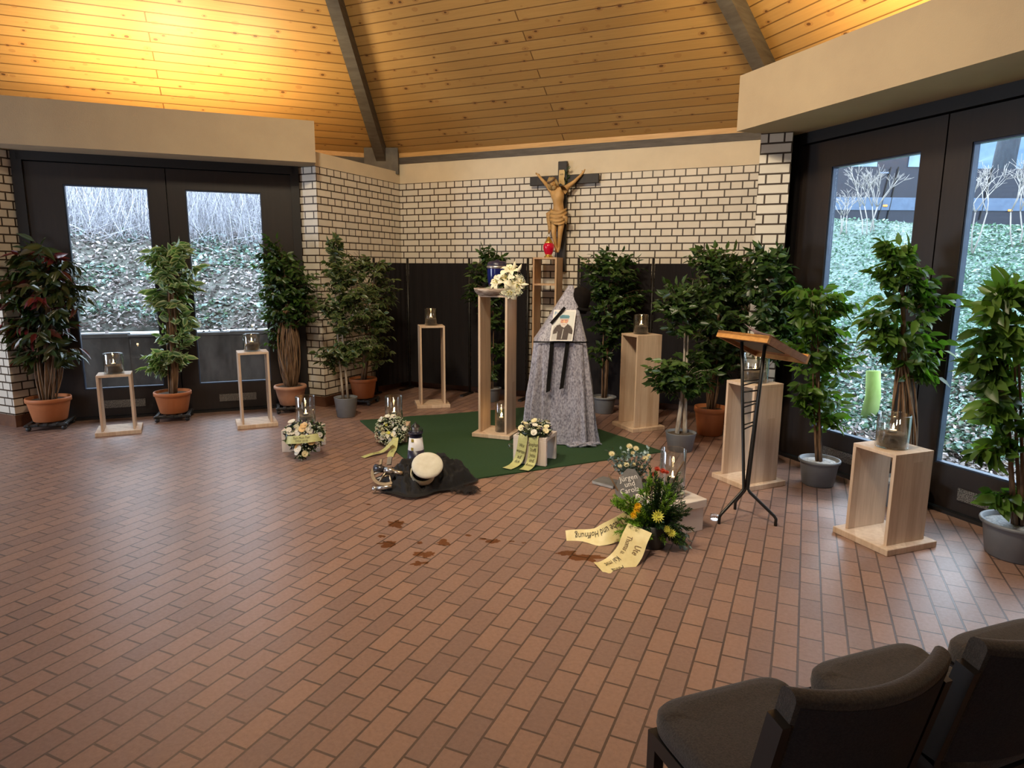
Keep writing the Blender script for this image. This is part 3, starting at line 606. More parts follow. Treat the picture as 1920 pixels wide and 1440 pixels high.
# candles in glass cylinders
def candle(loc, r, h, fill, label, clabel, fl=.035):
    g = thing('glass_cylinder', 'glass cylinder half filled with gravel ' + label, 'vase', loc, 0, 'glass cylinders with gravel and tealights')
    mb = MB(); mb.lathe([(0, .001), (r - .002, .001), (r, .006), (r, h - .002), (r - .0015, h), (r - .004, h - .002), (r - .004, .012), (0, .012)], 36); mb.build('glass_wall', 'glass', g)
    mb = MB(); mb.lathe([(0, .013), (r - .006, .013), (r - .006, fill)] + [((r - .006) * (1 - i / 5), fill + .006 * math.sin(i * 1.7) + .004 * i) for i in range(1, 6)], 30); mb.build('gravel_fill', 'gravel', g)
    c = thing('tealight', 'small white tealight burning ' + clabel, 'candle', (loc[0], loc[1], loc[2] + fill + .012), 0, 'burning tealights')
    mb = MB(); mb.lathe([(0, 0), (.019, 0), (.020, .015), (.017, .016), (.004, .014), (0, .014)], 20); mb.build('wax', 'wax', c)
    mb = MB(); mb.lathe([(0, .016), (.0045, .021), (.006, .029), (.0035, .043), (.0012, .053), (0, .057)], 10); mb.build('flame', 'flame', c)
    l = bpy.data.lights.new('tealight_glow', 'POINT'); l.energy = .55; l.color = (1, .55, .22); l.shadow_soft_size = .01
    o = bpy.data.objects.new('tealight_glow', l); COL.objects.link(o); o.location = (loc[0], loc[1], loc[2] + fill + .06)
def on(key, z, dx=0, dy=0): p = S[key + 'c']; return (p.x + dx, p.y + dy, z)
candle(on('s1', .60), .088, .20, .075, 'on the low plinth before the left door', 'on the low plinth before the left door')
candle(on('s2', .79), .082, .18, .075, 'on the slim plinth before the right pane', 'on the slim plinth before the right pane of the left door')
candle(on('s3', .985), .076, .20, .075, 'on the slender plinth at the folding screen', 'on the slender plinth at the folding screen')
candle((S['s4c'].x + .05, S['s4c'].y - .02, .052), .062, .30, .12, 'at the foot of the urn plinth', 'inside the foot of the urn plinth')
candle(on('s6', 1.0), .080, .20, .075, 'on the plinth right of the portrait stand', 'on the plinth right of the portrait stand')
candle(on('s7', .805), .100, .22, .075, 'on the plinth behind the lectern', 'behind the rods of the lectern')
candle(on('s8', .60), .092, .205, .080, 'on the low plinth at the right door', 'on the low plinth at the right door')
candle((-4.155, 4.665, .20), .088, .29, .10, 'behind the heart-shaped wreath', 'above the heart-shaped wreath')
candle((-3.57, 5.235, .162), .085, .28, .095, 'behind the round white wreath', 'above the round white wreath')
candle((-.70, 4.15, .2125), .082, .31, .10, 'on the white lidded box by the lectern', 'on the white lidded box')
# charcoal folding screens along the niche wall
def screen(pts, label):
    t = thing('folding_screen', label, 'screen', (pts[0][0], pts[0][1], 0), 0, 'charcoal folding screens'); o = V((pts[0][0], pts[0][1], 0)); n = len(pts)
    for i, p in enumerate(pts):
        p = V((p[0], p[1], 0)) - o; mb = MB(); mb.tube([p + V((0, 0, .0)), p + V((0, 0, 1.79))], .016, 10); mb.box(p + V((0, -.08, .012)), (.05, .30, .022)); mb.build('post', 'black', t)
    for a, b in zip(pts, pts[1:]):
        a, b = V((a[0], a[1], 0)) - o, V((b[0], b[1], 0)) - o; d = (b - a); L = d.length; d.normalize(); sd = V((-d.y, d.x, 0)); mb = MB()
        def f(u, v): return a + d * (.02 + u * (L - .04)) + sd * (.004 * math.sin(u * 40)) + V((0, 0, .10 + 1.63 * v))
        mb.grid(f, 60, 2); mb.build('fabric_panel', 'screen', t)
screen([(-5.15, 7.18), (-4.985, 7.72), (-4.04, 7.72), (-3.22, 7.74)], 'charcoal fabric folding screen in the left half of the niche')
screen([(-2.55, 7.74), (-1.64, 7.72), (-.62, 7.74)], 'charcoal fabric folding screen in the right half of the niche')

# ================================================================== THE PORTRAIT STAND
EO = V((-2.07, 5.80, .012)); er = math.atan2(RH.y, RH.x)
st = thing('portrait_stand', 'portrait stand draped with grey crushed velvet in the middle of the turf', 'stand', EO, er)
LZ = .975; TOPW = (.082, .128); TZ = 1.49; TY = .20
def rect_ring(th, w0, w1, d0, d1):                   # superellipse-ish rounded rectangle
    c, s = math.cos(th), math.sin(th); e = .35
    x = math.copysign(abs(c) ** e, c); y = math.copysign(abs(s) ** e, s)
    return (w0 + w1) / 2 + x * (w1 - w0) / 2, (d0 + d1) / 2 + y * (d1 - d0) / 2
def skirt(u, v):
    th = 2 * PI * u; q = v ** .8
    x0, y0 = rect_ring(th, -.245, .245, -.02, .33); x1, y1 = rect_ring(th, -.31, .34, -.12, .40)
    x, y = x0 + (x1 - x0) * q, y0 + (y1 - y0) * q
    f = 1 - 2 * abs(math.sin(th * 4.5 + .9 * math.sin(th * 2 + .5) + .25 * v)) ** .7 + .35 * math.sin(th * 17 + 2 * v); amp = .006 + .055 * v
    k = 1 + f * amp / .3; cx, cy = .0, .15
    z = LZ - (LZ - .004) * v
    if v > .9: z = max(.004, z); k += .05 * (v - .9) * 10 * noise.noise(V((x * 7, y * 7, 1)))
    return V((cx + (x - cx) * k, cy + (y - cy) * k, z))
mb = MB(); mb.grid(skirt, 220, 34); mb.build('skirt', 'velvet', st)
def cap(u, v):
    th = 2 * PI * u; x0, y0 = rect_ring(th, -.25, .25, -.025, .335); x1, y1 = rect_ring(th, TOPW[0], TOPW[1], TY, TY + .06)
    b = 0 if v < .02 else 1; w = v ** 1.0; x = x0 + (x1 - x0) * w; y = y0 + (y1 - y0) * w
    sag = .018 * math.sin(PI * v) * (1 + .5 * math.sin(th * 5)); return V((x * (1 - sag), y - sag * .2, LZ + .004 + (TZ - LZ) * v + .004 * noise.noise(V((x * 20, y * 20, v * 9)))))
mb = MB(); mb.grid(cap, 120, 24); mb.poly([V((TOPW[i], y, TZ + .004)) for i, y in ((0, TY), (1, TY), (1, TY + .06), (0, TY + .06))]); mb.build('top_drape', 'velvet', st)
mb = MB(); mb.tube([(-.26, -.034, LZ), (.26, -.034, LZ)], .006, 6); mb.tube([(.256, -.03, LZ), (.256, .33, LZ)], .006, 6); mb.build('ledge_edge', 'blackcloth', st)
mb = MB()
for i in range(7):
    a = rnd(0, 6); c = V((.13 + .035 * i, -.145 + rnd(-.03, .04), .014 + .006 * (i % 3)))
    mb.tube([c + V((math.cos(a + j * .7) * .07, math.sin(a + j * .7) * .035, .008 * math.sin(j * 2 + i))) for j in range(7)], [.006, .012, .015, .016, .014, .011, .005], 7, flat=.6)
mb.build('crumpled_hem', 'velvet', st)
# portrait sheet resting against the slope (thing of its own), in the slope's own frame
sl_up = V((0, TY + .025, TZ - LZ)); sl_up.normalize(); sl_n = V((1, 0, 0)).cross(sl_up)
rot3 = Matrix.Rotation(er, 3, 'Z')
pc = EO + rot3 @ V((-.005, -.075, LZ + .012)); px_, pu_, pn_ = rot3 @ V((1, 0, 0)), rot3 @ sl_up, rot3 @ sl_n
pt = thing('portrait_print', 'white-bordered portrait print of a bearded man in cap on velvet stand', 'photo', pc)
SK = .14                                             # the print leans a little to the right
def PP(x, y, h=0): return px_ * (x + y * SK) + pu_ * y + pn_ * (.012 + h)
def pshape(name, pts, m, h, par=None): mb = MB(); mb.poly([PP(x, y, h) for x, y in pts]); return mb.build(name, m, par or pt)
W, H = .105, .305
mb = MB(); mb.prism([PP(x, y, -.003) for x, y in ((-W, 0), (W, 0), (W, H), (-W, H))], pn_ * .003); mb.build('paper_sheet', 'paper', pt)
pshape('printed_background', [(-.095, .01), (.095, .01), (.095, .29), (-.095, .29)], 'photobg', .0006)
def ell(cx, cy, rx, ry, a0=0, a1=2 * PI, n=22): return [(cx + rx * math.cos(a0 + (a1 - a0) * i / n), cy + ry * math.sin(a0 + (a1 - a0) * i / n)) for i in range(n + (a1 - a0 < 6.2))]
pshape('printed_vest', [(-.095, .01), (.095, .01), (.095, .10), (.08, .145), (.035, .172), (-.04, .172), (-.085, .14), (-.095, .09)], 'lightgrey', .0009)
pshape('printed_jacket', [(-.045, .01), (.055, .01), (.06, .10), (.075, .14), (.04, .165), (.01, .125), (-.012, .165), (-.06, .15), (-.07, .11), (-.045, .09)], 'jacket', .0012)
for sg in (-1, 1): pshape('printed_shoulder', [(.005 + sg * .055, .075), (.005 + sg * .09, .065), (.005 + sg * .09, .10), (.005 + sg * .075, .135), (.005 + sg * .052, .12)], 'jacket', .0013)
pshape('printed_zip', [(-.004, .02), (.003, .02), (.010, .115), (.004, .118)], 'lightgrey', .0015)
pshape('printed_head', ell(.005, .195, .037, .048), 'skin', .0016)
pshape('printed_hair', [(-.036, .215), (-.024, .225), (-.028, .17), (-.036, .185)], 'beard', .0018)
pshape('printed_beard', [(-.030, .185), (-.018, .172), (.005, .177), (.028, .172), (.040, .185), (.034, .155), (.018, .138), (.004, .133), (-.014, .14), (-.026, .158)], 'beard', .0019)
pshape('printed_mouth', [(-.010, .163), (.018, .163), (.012, .158), (-.004, .158)], 'skin', .0021)
for x in (-.011, .021): pshape('printed_eye', ell(x, .202, .0055, .0025, n=10), 'jacket', .0020)
pshape('printed_nose', [(.001, .20), (.008, .20), (.013, .180), (-.003, .180)], 'rosepeach', .0020)
pshape('printed_cap', [(-.037, .217), (.045, .217), (.052, .240), (.040, .252), (-.02, .255), (-.042, .240)], 'capblue', .0020)
pshape('printed_cap_brim', [(-.040, .209), (.048, .209), (.046, .220), (-.036, .220)], 'lightgrey', .0022)
vs, fs = text_geo('Pe', .045); mb = MB(); mb.add([PP(-.072 + x, .268 + y, .0022) for x, y in vs], fs); mb.build('printed_lettering', 'inkblue', pt)
# mourning ribbons and hat
mb = MB()
a, b = V(PP(-.115, .165, .010)), V(PP(-.005, .325, .010)); sd = (b - a).normalized().cross(pn_) * .014
mb.grid(lambda u, v: a + (b - a) * u + sd * (2 * v - 1) + pn_ * (.004 * math.sin(u * 9)), 16, 2)
tag(mb.build('mourning_ribbon', 'blackcloth', loc=pc), 'black ribbon tied across the top left corner of the portrait', 'ribbon')
for xx, L, dr, lab in ((-.085, .47, -.035, 'longer black ribbon hanging down the velvet, left of two'), (.06, .44, -.055, 'shorter black ribbon hanging down the velvet, right of two')):
    mb = MB(); o = EO + rot3 @ V((xx, -.042, LZ))
    def f(u, v):
        q = max(0, .985 - u); sk = 1 - u
        return rot3 @ V((dr * u + (v - .5) * .038, -.006 - .065 * u ** .8 - .006 * math.sin(u * 7), .004 - L * u + (.016 * v if u > .97 else 0)))
    mb.grid(f, 24, 3); tag(mb.build('hanging_ribbon', 'blackcloth', loc=o), lab, 'ribbon', 'black ribbons on the velvet stand')
ho = EO + rot3 @ V((.205, .21, TZ - .085)); ht = thing('black_hat', 'round black felt hat hung on the top of the velvet stand', 'hat', ho, er)
m3 = Matrix.Rotation(R(14), 3, 'Y') @ Matrix.Rotation(R(10), 3, 'X')
mb = MB(); mb.lathe([(.098, -.10), (.100, -.05), (.094, .0), (.078, .045), (.045, .070), (0, .078)], 28, mtx=m3); mb.build('crown', 'felt', ht)
mb = MB(); mb.lathe([(.096, -.10), (.125, -.112), (.128, -.120), (.098, -.135), (.094, -.16), (.0, -.16)], 28, mtx=m3); mb.build('brim', 'blackcloth', ht)

# ================================================================== THE LECTERN
HB = V((-.272, 4.50, 0)); lt = thing('lectern', 'reading lectern with slanted honey wood desk on black steel tripod', 'lectern', HB)
HL, HRt = V((-.517, 4.567, 1.262)) - HB, V((-.184, 4.29, 1.262)) - HB; dn = V((.225, .27, -.146)); ex = HRt - HL; nn = ex.cross(dn).normalized()
if nn.z < 0: nn = -nn
mb = MB(); mb.prism([HL - nn * .018, HRt - nn * .018, HRt + dn - nn * .018, HL + dn - nn * .018], nn * .018); mb.build('desk_top', 'lectern_dk', lt)
mb = MB(); mb.prism([HL - nn * .045, HRt - nn * .045, HRt - nn * .045 + dn * .05, HL - nn * .045 + dn * .05], nn * .046); mb.build('upper_edge', 'lectern', lt)
mb = MB(); mb.prism([HL + dn - nn * .045, HRt + dn - nn * .045, HRt + dn * 1.05 - nn * .045, HL + dn * 1.05 - nn * .045], nn * .062); mb.build('book_stop', 'lectern', lt)
for a in (HL, HRt - ex * .045): mb = MB(); mb.prism([a - nn * .045 + dn * .05, a + ex * .045 - nn * .045 + dn * .05, a + ex * .045 - nn * .045 + dn, a - nn * .045 + dn], nn * .028); mb.build('side_edge', 'lectern_dk', lt)
mid = HL + ex * .5 + dn * .42 - nn * .03; tops = [mid + ex * -.22 - dn * .12, mid + ex * .0 + dn * .18, mid + ex * .2 - dn * .08]
feet = [V((-.413, 4.336, 0)) - HB, V((-.343, 4.661, 0)) - HB, V((-.069, 4.454, 0)) - HB]
hub = V((0, 0, .215)); offs = [V((-.012, -.008, 0)), V((0, .014, 0)), V((.013, -.004, 0))]; rods = []
mb = MB(); mb.prism([mid - ex * .32 - dn * .2, mid + ex * .3 - dn * .2, mid + ex * .3 + dn * .3, mid - ex * .32 + dn * .3], nn * .012); mb.build('desk_plate', 'black', lt)
for tp, ft, of in zip(tops, feet, offs):
    mb = MB(); kn = V((ft.x, ft.y, .055)); mb.tube([tp, tp * .5 + (hub + of) * .5 - V((0, 0, .0)), hub + of, hub + of + (kn - hub) * .08 - V((0, 0, .01)), kn + (hub - kn) * .06, kn - V((0, 0, .008)), ft], .0105, 8); mb.build('leg', 'black', lt); rods.append((tp, hub + of))
for i in range(6):
    q = .16 + .075 * i; a, b = (0, 2) if i % 2 else (1, 2); pa = rods[a][0].lerp(rods[a][1], q + .06); pb = rods[b][0].lerp(rods[b][1], q)
    mb = MB(); mb.tube([pa, pb], .005, 6); mb.build('rung', 'black', lt)
    pa = rods[0][0].lerp(rods[0][1], q + .03); pb = rods[1][0].lerp(rods[1][1], q - .02); mb = MB(); mb.tube([pa, pb], .005, 6); mb.build('rung', 'black', lt)
mb = MB(); o = HB + HL + ex * .40 + dn * .05
mb.grid(lambda u, v: ex * (.55 * u) + dn * (.62 * v) + nn * (.004 + .055 * (1 - u) ** 1.6 * (1 - v) ** .6 + .012 * (1 - v)), 10, 8)
tag(mb.build('paper_sheet', 'paper', loc=o), 'white sheets of paper lying on the lectern desk', 'paper')

# ================================================================== CHAIRS
def chair(loc, rz, label):                           # local: +y faces forward, origin on the floor under the seat centre
    t = thing('upholstered_chair', label, 'chair', loc, rz, 'row of upholstered chairs')
    mb = MB()
    def seat(u, v):                                  # rounded cushion as one wrapped sheet
        th = 2 * PI * u; e = .28; c, s = math.cos(th), math.sin(th); x = math.copysign(abs(c) ** e, c) * .222; y = math.copysign(abs(s) ** e, s) * .222
        prof = [(.0, .395), (.93, .395), (.985, .402), (1.0, .425), (.99, .448), (.95, .462), (.8, .468), (.4, .466), (0, .464)]
        k = v * (len(prof) - 1); i = min(int(k), len(prof) - 2); f = k - i; r = prof[i][0] * (1 - f) + prof[i + 1][0] * f; z = prof[i][1] * (1 - f) + prof[i + 1][1] * f
        return V((x * r, y * r, z - .012 * (y * r < -.05) * (-(y * r) - .05) / .17 + (.006 if y * r > .15 and z > .44 else 0)))
    mb.grid(seat, 64, 24); mb.build('seat', 'chairfab', t)
    def backf(off, side):
        def f(u, v):
            x = -.215 + .43 * u; q = (u - .5) * 2; cv = .050 * (1 - q * q)        # concave towards the sitter
            z = .475 + .325 * v + .012 * q * q * v; return V((x, -.195 - cv - .075 * v + off, z))
        return f
    mb = MB(); fr, bk = backf(.022, 1), backf(-.022, -1)
    def wrap(u, v):                                  # closed section: front up, over the rounded top, down the rear
        if v < .42: return fr(u, v / .42)
        if v > .58: return bk(u, (1 - v) / .42)
        a = PI * (v - .42) / .16; p, q = fr(u, 1), bk(u, 1); c = (p + q) / 2; return c + (p - c) * math.cos(a) + V((0, 0, .020 * math.sin(a)))
    mb.grid(wrap, 24, 40)
    for u in (0, 1): mb.poly([wrap(u, j / 40) for j in range(41)])
    mb.build('backrest', 'chairfab', t)
    mb = MB(); mb.grid(lambda u, v: backf(-.0235, -1)(.02 + .96 * u, .0 + .97 * v), 20, 8); mb.build('back_panel', 'chairback', t)
    for sg in (-1, 1):
        mb = MB(); x = sg * .226
        P = [V((x, -.275, 0)), V((x, -.240, .25)), V((x, -.203, .42)), V((x, -.200, .48)), V((x, -.262, .755))]
        for a, b in zip(P, P[1:]):
            d = (b - a).normalized(); mb.box((a + b) / 2, (.022, .046, (b - a).length + .010), mtx=Matrix((V((1, 0, 0)), d.cross(V((1, 0, 0))), d)).transposed())
        mb.build('rear_leg', 'chairframe', t)
        mb = MB(); mb.box((sg * .205, .195, .195), (.030, .036, .39)); mb.build('front_leg', 'chairframe', t)
        mb = MB(); mb.box((sg * .207, -.01, .372), (.026, .40, .045)); mb.build('side_rail', 'chairframe', t)
    mb = MB(); mb.box((0, .195, .375), (.39, .024, .04)); mb.box((0, -.22, .372), (.42, .024, .045)); mb.build('cross_rail', 'chairframe', t)
    return t
ca = R(134.0 - 90)
ch = chair((-.005, 1.655, 0), ca, 'grey-brown upholstered chair at the left end of the front row')
dup(ch, (.385, 2.03, 0), ca, 'grey-brown upholstered chair, second in the row from its left end')
dup(ch, (.80, 2.39, 0), ca, 'grey-brown upholstered chair, third in the row and nearest the right door')

# ================================================================== POTTED TREES
def pot(t, r, h, kind):
    mb = MB()
    if kind == 'terra': prof = [(0, 0), (r * .70, 0), (r * .74, .01), (r * .93, h * .80), (r * .94, h * .82), (r, h * .83), (r * 1.0, h * .97), (r * .985, h), (r * .93, h), (r * .91, h * .86), (0, h * .86)]; m = 'terra'
    elif kind == 'bowl': prof = [(0, 0), (r * .62, 0), (r * .66, .01), (r * .80, h * .42), (r * .90, h * .80), (r * .99, h * .86), (r * 1.0, h * .93), (r * .97, h), (r * .86, h), (r * .84, h * .9), (0, h * .9)]; m = 'terra_pale'
    elif kind == 'plain': prof = [(0, 0), (r * .74, 0), (r * .78, .008), (r * .985, h * .97), (r, h), (r * .95, h), (r * .92, h * .85), (0, h * .85)]; m = 'greypot'
    else: prof = [(0, 0), (r * .72, 0), (r * .76, .008), (r * .90, h * .86), (r * .91, h * .88), (r * .98, h * .90), (r * 1.0, h * .96), (r * .985, h), (r * .90, h), (r * .88, h * .84), (0, h * .84)]; m = 'greypot'
    mb.lathe(prof, 36); mb.build('pot', m, t)
    top = h * (.86 if kind != 'bowl' else .9) + .002
    mb = MB(); mb.lathe([(r * .9, top)] + [(r * .9 * (1 - i / 5), top + .012 * math.sin(i * .6)) for i in range(1, 6)], 24); mb.build('soil', 'pebble' if kind == 'lip' else 'soil', t)
    return top
def bez(a, b, bend, n=6): return [a.lerp(b, i / n) + bend * math.sin(PI * i / n) for i in range(n + 1)]
def blocked(p):
    if p.y > 7.68 or NL.dot(p) > 8.16 or NR.dot(p) > 4.34 and p.x > -.19: return True
    return (p.y > 6.14 and (p.x < -5.16 or -.50 < p.x < -.14)) or (p.y > 3.94 and p.x < -7.36)
def tree(label, base, px_r, ph, kind, trunk, top, blobs, lm, leafL, lw=.45, dens=1.0, droop=.35, dolly=0, seed=1, lean=0, group='potted trees around the room', name='potted_tree', z0=0, per=9, grow=1.0):
    random.seed(seed); base = V((base[0], base[1], 0)); zb = dolly + z0
    t = thing(name, label, 'potted tree', base + V((0, 0, zb)), rnd(0, .01), group); soil = pot(t, px_r, ph, kind)
    loc = base + V((0, 0, zb)); dep = depth_at(base + V((0, 0, 1)))
    W = lambda px, py: upright(px, py, base) - loc
    tp = W(*top); s0 = V((0, 0, soil)); tr = MB(); axis = lambda z: s0.lerp(tp, min(1, max(0, (z - soil) / max(.1, tp.z - soil))))
    ka, rr, hh = trunk[0], trunk[1], trunk[2] if len(trunk) > 2 else .6
    if ka == 'liana':
        tr.tube(bez(s0, tp, V((.01, 0, 0))), [rr * .45 * (1 - .6 * i / 6) for i in range(7)], 8)
        for k in range(trunk[3] if len(trunk) > 3 else 22):
            a = rnd(0, 2 * PI); w = rnd(-2.2, 2.2); q = rnd(.55, 1.05); pts = []
            zt = soil + (tp.z - soil) * hh
            for i in range(12):
                f = i / 11; c = axis(soil + (zt - soil) * f); sh = rr * (.5 + .75 * math.sin(PI * min(1, f * .9 + .08))) * q; pts.append(c + V((math.cos(a + w * f) * sh, math.sin(a + w * f) * sh, rnd(-.01, .01))) - V((0, 0, .02 if i == 0 else 0)))
            tr.tube(pts, rnd(.004, .010), 5)
        bm_ = 'liana'
    elif ka == 'stems':
        for k in range(trunk[3]):
            a = 2 * PI * k / trunk[3] + .5; o = V((math.cos(a), math.sin(a), 0)); e = axis(soil + (tp.z - soil) * .95) + o * rr * (rnd(1.2, 2.5) if len(trunk) < 5 else .55)
            tr.tube(bez(s0 + o * rr * 1.1 - V((0, 0, .03)), e, rdir() * rr * .9, 8), [rr * .62 * (1 - .7 * i / 8) for i in range(9)], 8)
        bm_ = trunk[4] if len(trunk) > 4 else 'bark'
    lf, tw = MB(), MB()
    for (cx, cy, rx, ry) in [(p_[0], p_[1], p_[2] * grow, p_[3] * grow) for p_ in blobs]:
        c = W(cx, cy); ax, az = rx / F * dep, ry / F * dep; n = int(dens * (ax * az * PI) / (leafL * leafL * lw) * .80) + 4
        for k in range(n):
            d = rdir(); e = c + RH * (d.x * ax) + FH * (d.y * ax * .9) + V((0, 0, d.z * az)); q = rnd(.55, 1.0); e = c + (e - c) * q
            st_ = axis(e.z - rnd(.04, .16)); s_ = st_.lerp(e, rnd(.25, .45)); s_.z = min(s_.z, e.z - .01) if random.random() < .7 else s_.z
            ln = (e - s_).length
            if ln > leafL * 3.2: s_ = e + (s_ - e) * (leafL * 3.2 / ln)
            mid = (s_ + e) / 2 + V((0, 0, .02)); tw.tube([s_, mid, e], [.0022, .0018, .0012], 4, cap=False)
            tdir = (e - s_).normalized(); up = V((0, 0, 1)); side = tdir.cross(up)
            if side.length < .1: side = V((1, 0, 0))
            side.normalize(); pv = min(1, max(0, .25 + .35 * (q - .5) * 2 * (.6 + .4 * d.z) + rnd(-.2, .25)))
            for j in range(per):
                f = .2 + .8 * j / (per - 1); p = s_.lerp(e, f) + V((0, 0, .02 * math.sin(PI * f))); sg = 1 if j % 2 else -1
                if j == per - 1: dd = tdir
                else: dd = tdir * rnd(.3, .9) + side * sg * rnd(.5, 1.0)
                dd = dd + V((0, 0, -droop * rnd(.5, 2.6))) + rdir() * .25; l = leafL * rnd(.7, 1.15)
                if blocked(loc + p): continue
                ax_ = p - axis(p.z); ax_.z = 0
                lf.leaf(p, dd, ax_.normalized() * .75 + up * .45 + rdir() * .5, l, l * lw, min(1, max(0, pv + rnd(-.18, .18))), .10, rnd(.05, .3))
    tr.add(tw.v, tw.f, 0, smooth=True); tr.build('trunk', bm_, t); lf.build('foliage', lm, t)
    return t
def dolly(base, label, r=.19, rz=.3):
    t = thing('plant_dolly', label, 'plant dolly', (base[0], base[1], 0), rz, 'black rolling plant dollies')
    mb = MB()
    for i in range(-2, 3): mb.box((i * r * .42, 0, .062), (r * .2, 2 * r, .024), bev=.004)
    for y in (-r * .8, r * .8): mb.box((0, y, .055), (2 * r, .05, .024), bev=.004)
    mb.build('slatted_tray', 'dolly', t)
    for x, y in ((-1, -1), (1, -1), (1, 1), (-1, 1)): mb = MB(); mb.lathe([(0, -.014), (.022, -.014), (.024, 0), (.022, .014), (0, .014)], 14, (x * r * .82, y * r * .82, .024), mtx=Matrix.Rotation(PI / 2, 3, 'X')); mb.build('caster', 'dolly', t)
DZ = .076
B1, B2, B3, B4 = (-7.10, 4.16), (-6.29, 4.98), (-5.43, 5.86), (-4.93, 6.58)
dolly(B1, 'plant dolly under the dark croton left of the left door', .19, .75); dolly(B2, 'plant dolly before the middle of the left door', .18, .75); dolly(B3, 'plant dolly right of the left door', .17, .75); dolly(B4, 'plant dolly half hidden under the pot in the niche corner', .15, .2)
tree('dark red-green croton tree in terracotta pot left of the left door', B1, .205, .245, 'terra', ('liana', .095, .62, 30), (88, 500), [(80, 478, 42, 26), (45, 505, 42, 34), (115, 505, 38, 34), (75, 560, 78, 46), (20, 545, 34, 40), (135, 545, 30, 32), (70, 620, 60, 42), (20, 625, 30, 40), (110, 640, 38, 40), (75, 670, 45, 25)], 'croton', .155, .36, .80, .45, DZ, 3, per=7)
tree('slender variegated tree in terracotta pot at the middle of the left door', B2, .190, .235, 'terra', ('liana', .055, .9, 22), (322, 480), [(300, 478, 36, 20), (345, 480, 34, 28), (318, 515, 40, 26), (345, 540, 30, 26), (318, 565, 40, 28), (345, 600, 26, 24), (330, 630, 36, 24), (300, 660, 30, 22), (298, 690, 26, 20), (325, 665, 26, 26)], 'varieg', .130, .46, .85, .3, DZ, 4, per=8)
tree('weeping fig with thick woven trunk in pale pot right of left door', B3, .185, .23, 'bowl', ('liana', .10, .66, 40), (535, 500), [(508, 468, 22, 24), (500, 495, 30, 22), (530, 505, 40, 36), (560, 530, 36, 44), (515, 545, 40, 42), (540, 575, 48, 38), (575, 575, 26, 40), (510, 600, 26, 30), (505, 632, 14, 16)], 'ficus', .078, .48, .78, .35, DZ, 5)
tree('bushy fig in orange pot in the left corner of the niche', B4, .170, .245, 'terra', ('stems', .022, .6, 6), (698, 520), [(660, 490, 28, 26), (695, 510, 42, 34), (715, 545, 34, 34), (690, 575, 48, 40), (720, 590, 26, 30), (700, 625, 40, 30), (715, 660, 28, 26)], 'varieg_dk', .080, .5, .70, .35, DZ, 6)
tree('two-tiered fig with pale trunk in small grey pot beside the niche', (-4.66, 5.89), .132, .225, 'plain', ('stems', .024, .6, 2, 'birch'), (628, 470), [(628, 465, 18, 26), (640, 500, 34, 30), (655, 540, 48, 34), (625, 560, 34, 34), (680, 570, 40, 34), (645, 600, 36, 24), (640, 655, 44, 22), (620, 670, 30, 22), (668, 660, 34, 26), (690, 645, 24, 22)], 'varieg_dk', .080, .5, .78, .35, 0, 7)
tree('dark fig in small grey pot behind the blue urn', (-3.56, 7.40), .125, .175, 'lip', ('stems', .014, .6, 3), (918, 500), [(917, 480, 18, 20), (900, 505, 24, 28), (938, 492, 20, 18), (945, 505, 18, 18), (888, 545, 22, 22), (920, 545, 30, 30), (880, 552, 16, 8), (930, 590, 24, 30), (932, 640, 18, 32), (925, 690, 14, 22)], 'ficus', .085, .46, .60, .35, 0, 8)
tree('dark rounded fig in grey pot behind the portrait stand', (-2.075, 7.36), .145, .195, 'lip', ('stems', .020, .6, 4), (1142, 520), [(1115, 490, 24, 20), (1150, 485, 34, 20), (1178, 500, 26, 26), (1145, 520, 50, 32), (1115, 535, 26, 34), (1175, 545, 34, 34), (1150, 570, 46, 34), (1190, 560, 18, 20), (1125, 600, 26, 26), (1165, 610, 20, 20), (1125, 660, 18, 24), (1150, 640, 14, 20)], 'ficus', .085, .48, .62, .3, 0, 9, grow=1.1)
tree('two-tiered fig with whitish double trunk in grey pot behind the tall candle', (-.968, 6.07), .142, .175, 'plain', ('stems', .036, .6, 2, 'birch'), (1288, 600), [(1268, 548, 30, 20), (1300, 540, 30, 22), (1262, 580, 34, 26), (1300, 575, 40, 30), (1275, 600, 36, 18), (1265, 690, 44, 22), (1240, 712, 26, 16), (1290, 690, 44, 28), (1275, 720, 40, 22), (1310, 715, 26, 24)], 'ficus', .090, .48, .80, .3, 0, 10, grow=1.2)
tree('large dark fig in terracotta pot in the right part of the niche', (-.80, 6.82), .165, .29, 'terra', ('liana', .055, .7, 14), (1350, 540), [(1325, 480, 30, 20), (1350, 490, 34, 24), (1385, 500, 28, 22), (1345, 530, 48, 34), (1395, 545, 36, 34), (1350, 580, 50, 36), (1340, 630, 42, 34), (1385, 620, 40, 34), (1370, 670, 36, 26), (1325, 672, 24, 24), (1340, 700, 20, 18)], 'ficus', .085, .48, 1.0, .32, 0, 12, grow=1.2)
tree('bright leafy fig behind the lectern against the brick pier', (-.33, 5.93), .15, .22, 'lip', ('stems', .018, .6, 4), (1445, 520), [(1440, 480, 26, 20), (1420, 500, 30, 26), (1460, 500, 28, 22), (1440, 535, 42, 32), (1480, 545, 30, 26), (1425, 575, 34, 36), (1465, 590, 38, 34), (1440, 630, 40, 30), (1475, 640, 26, 26)], 'ficus', .092, .48, .95, .32, 0, 13, grow=1.2)
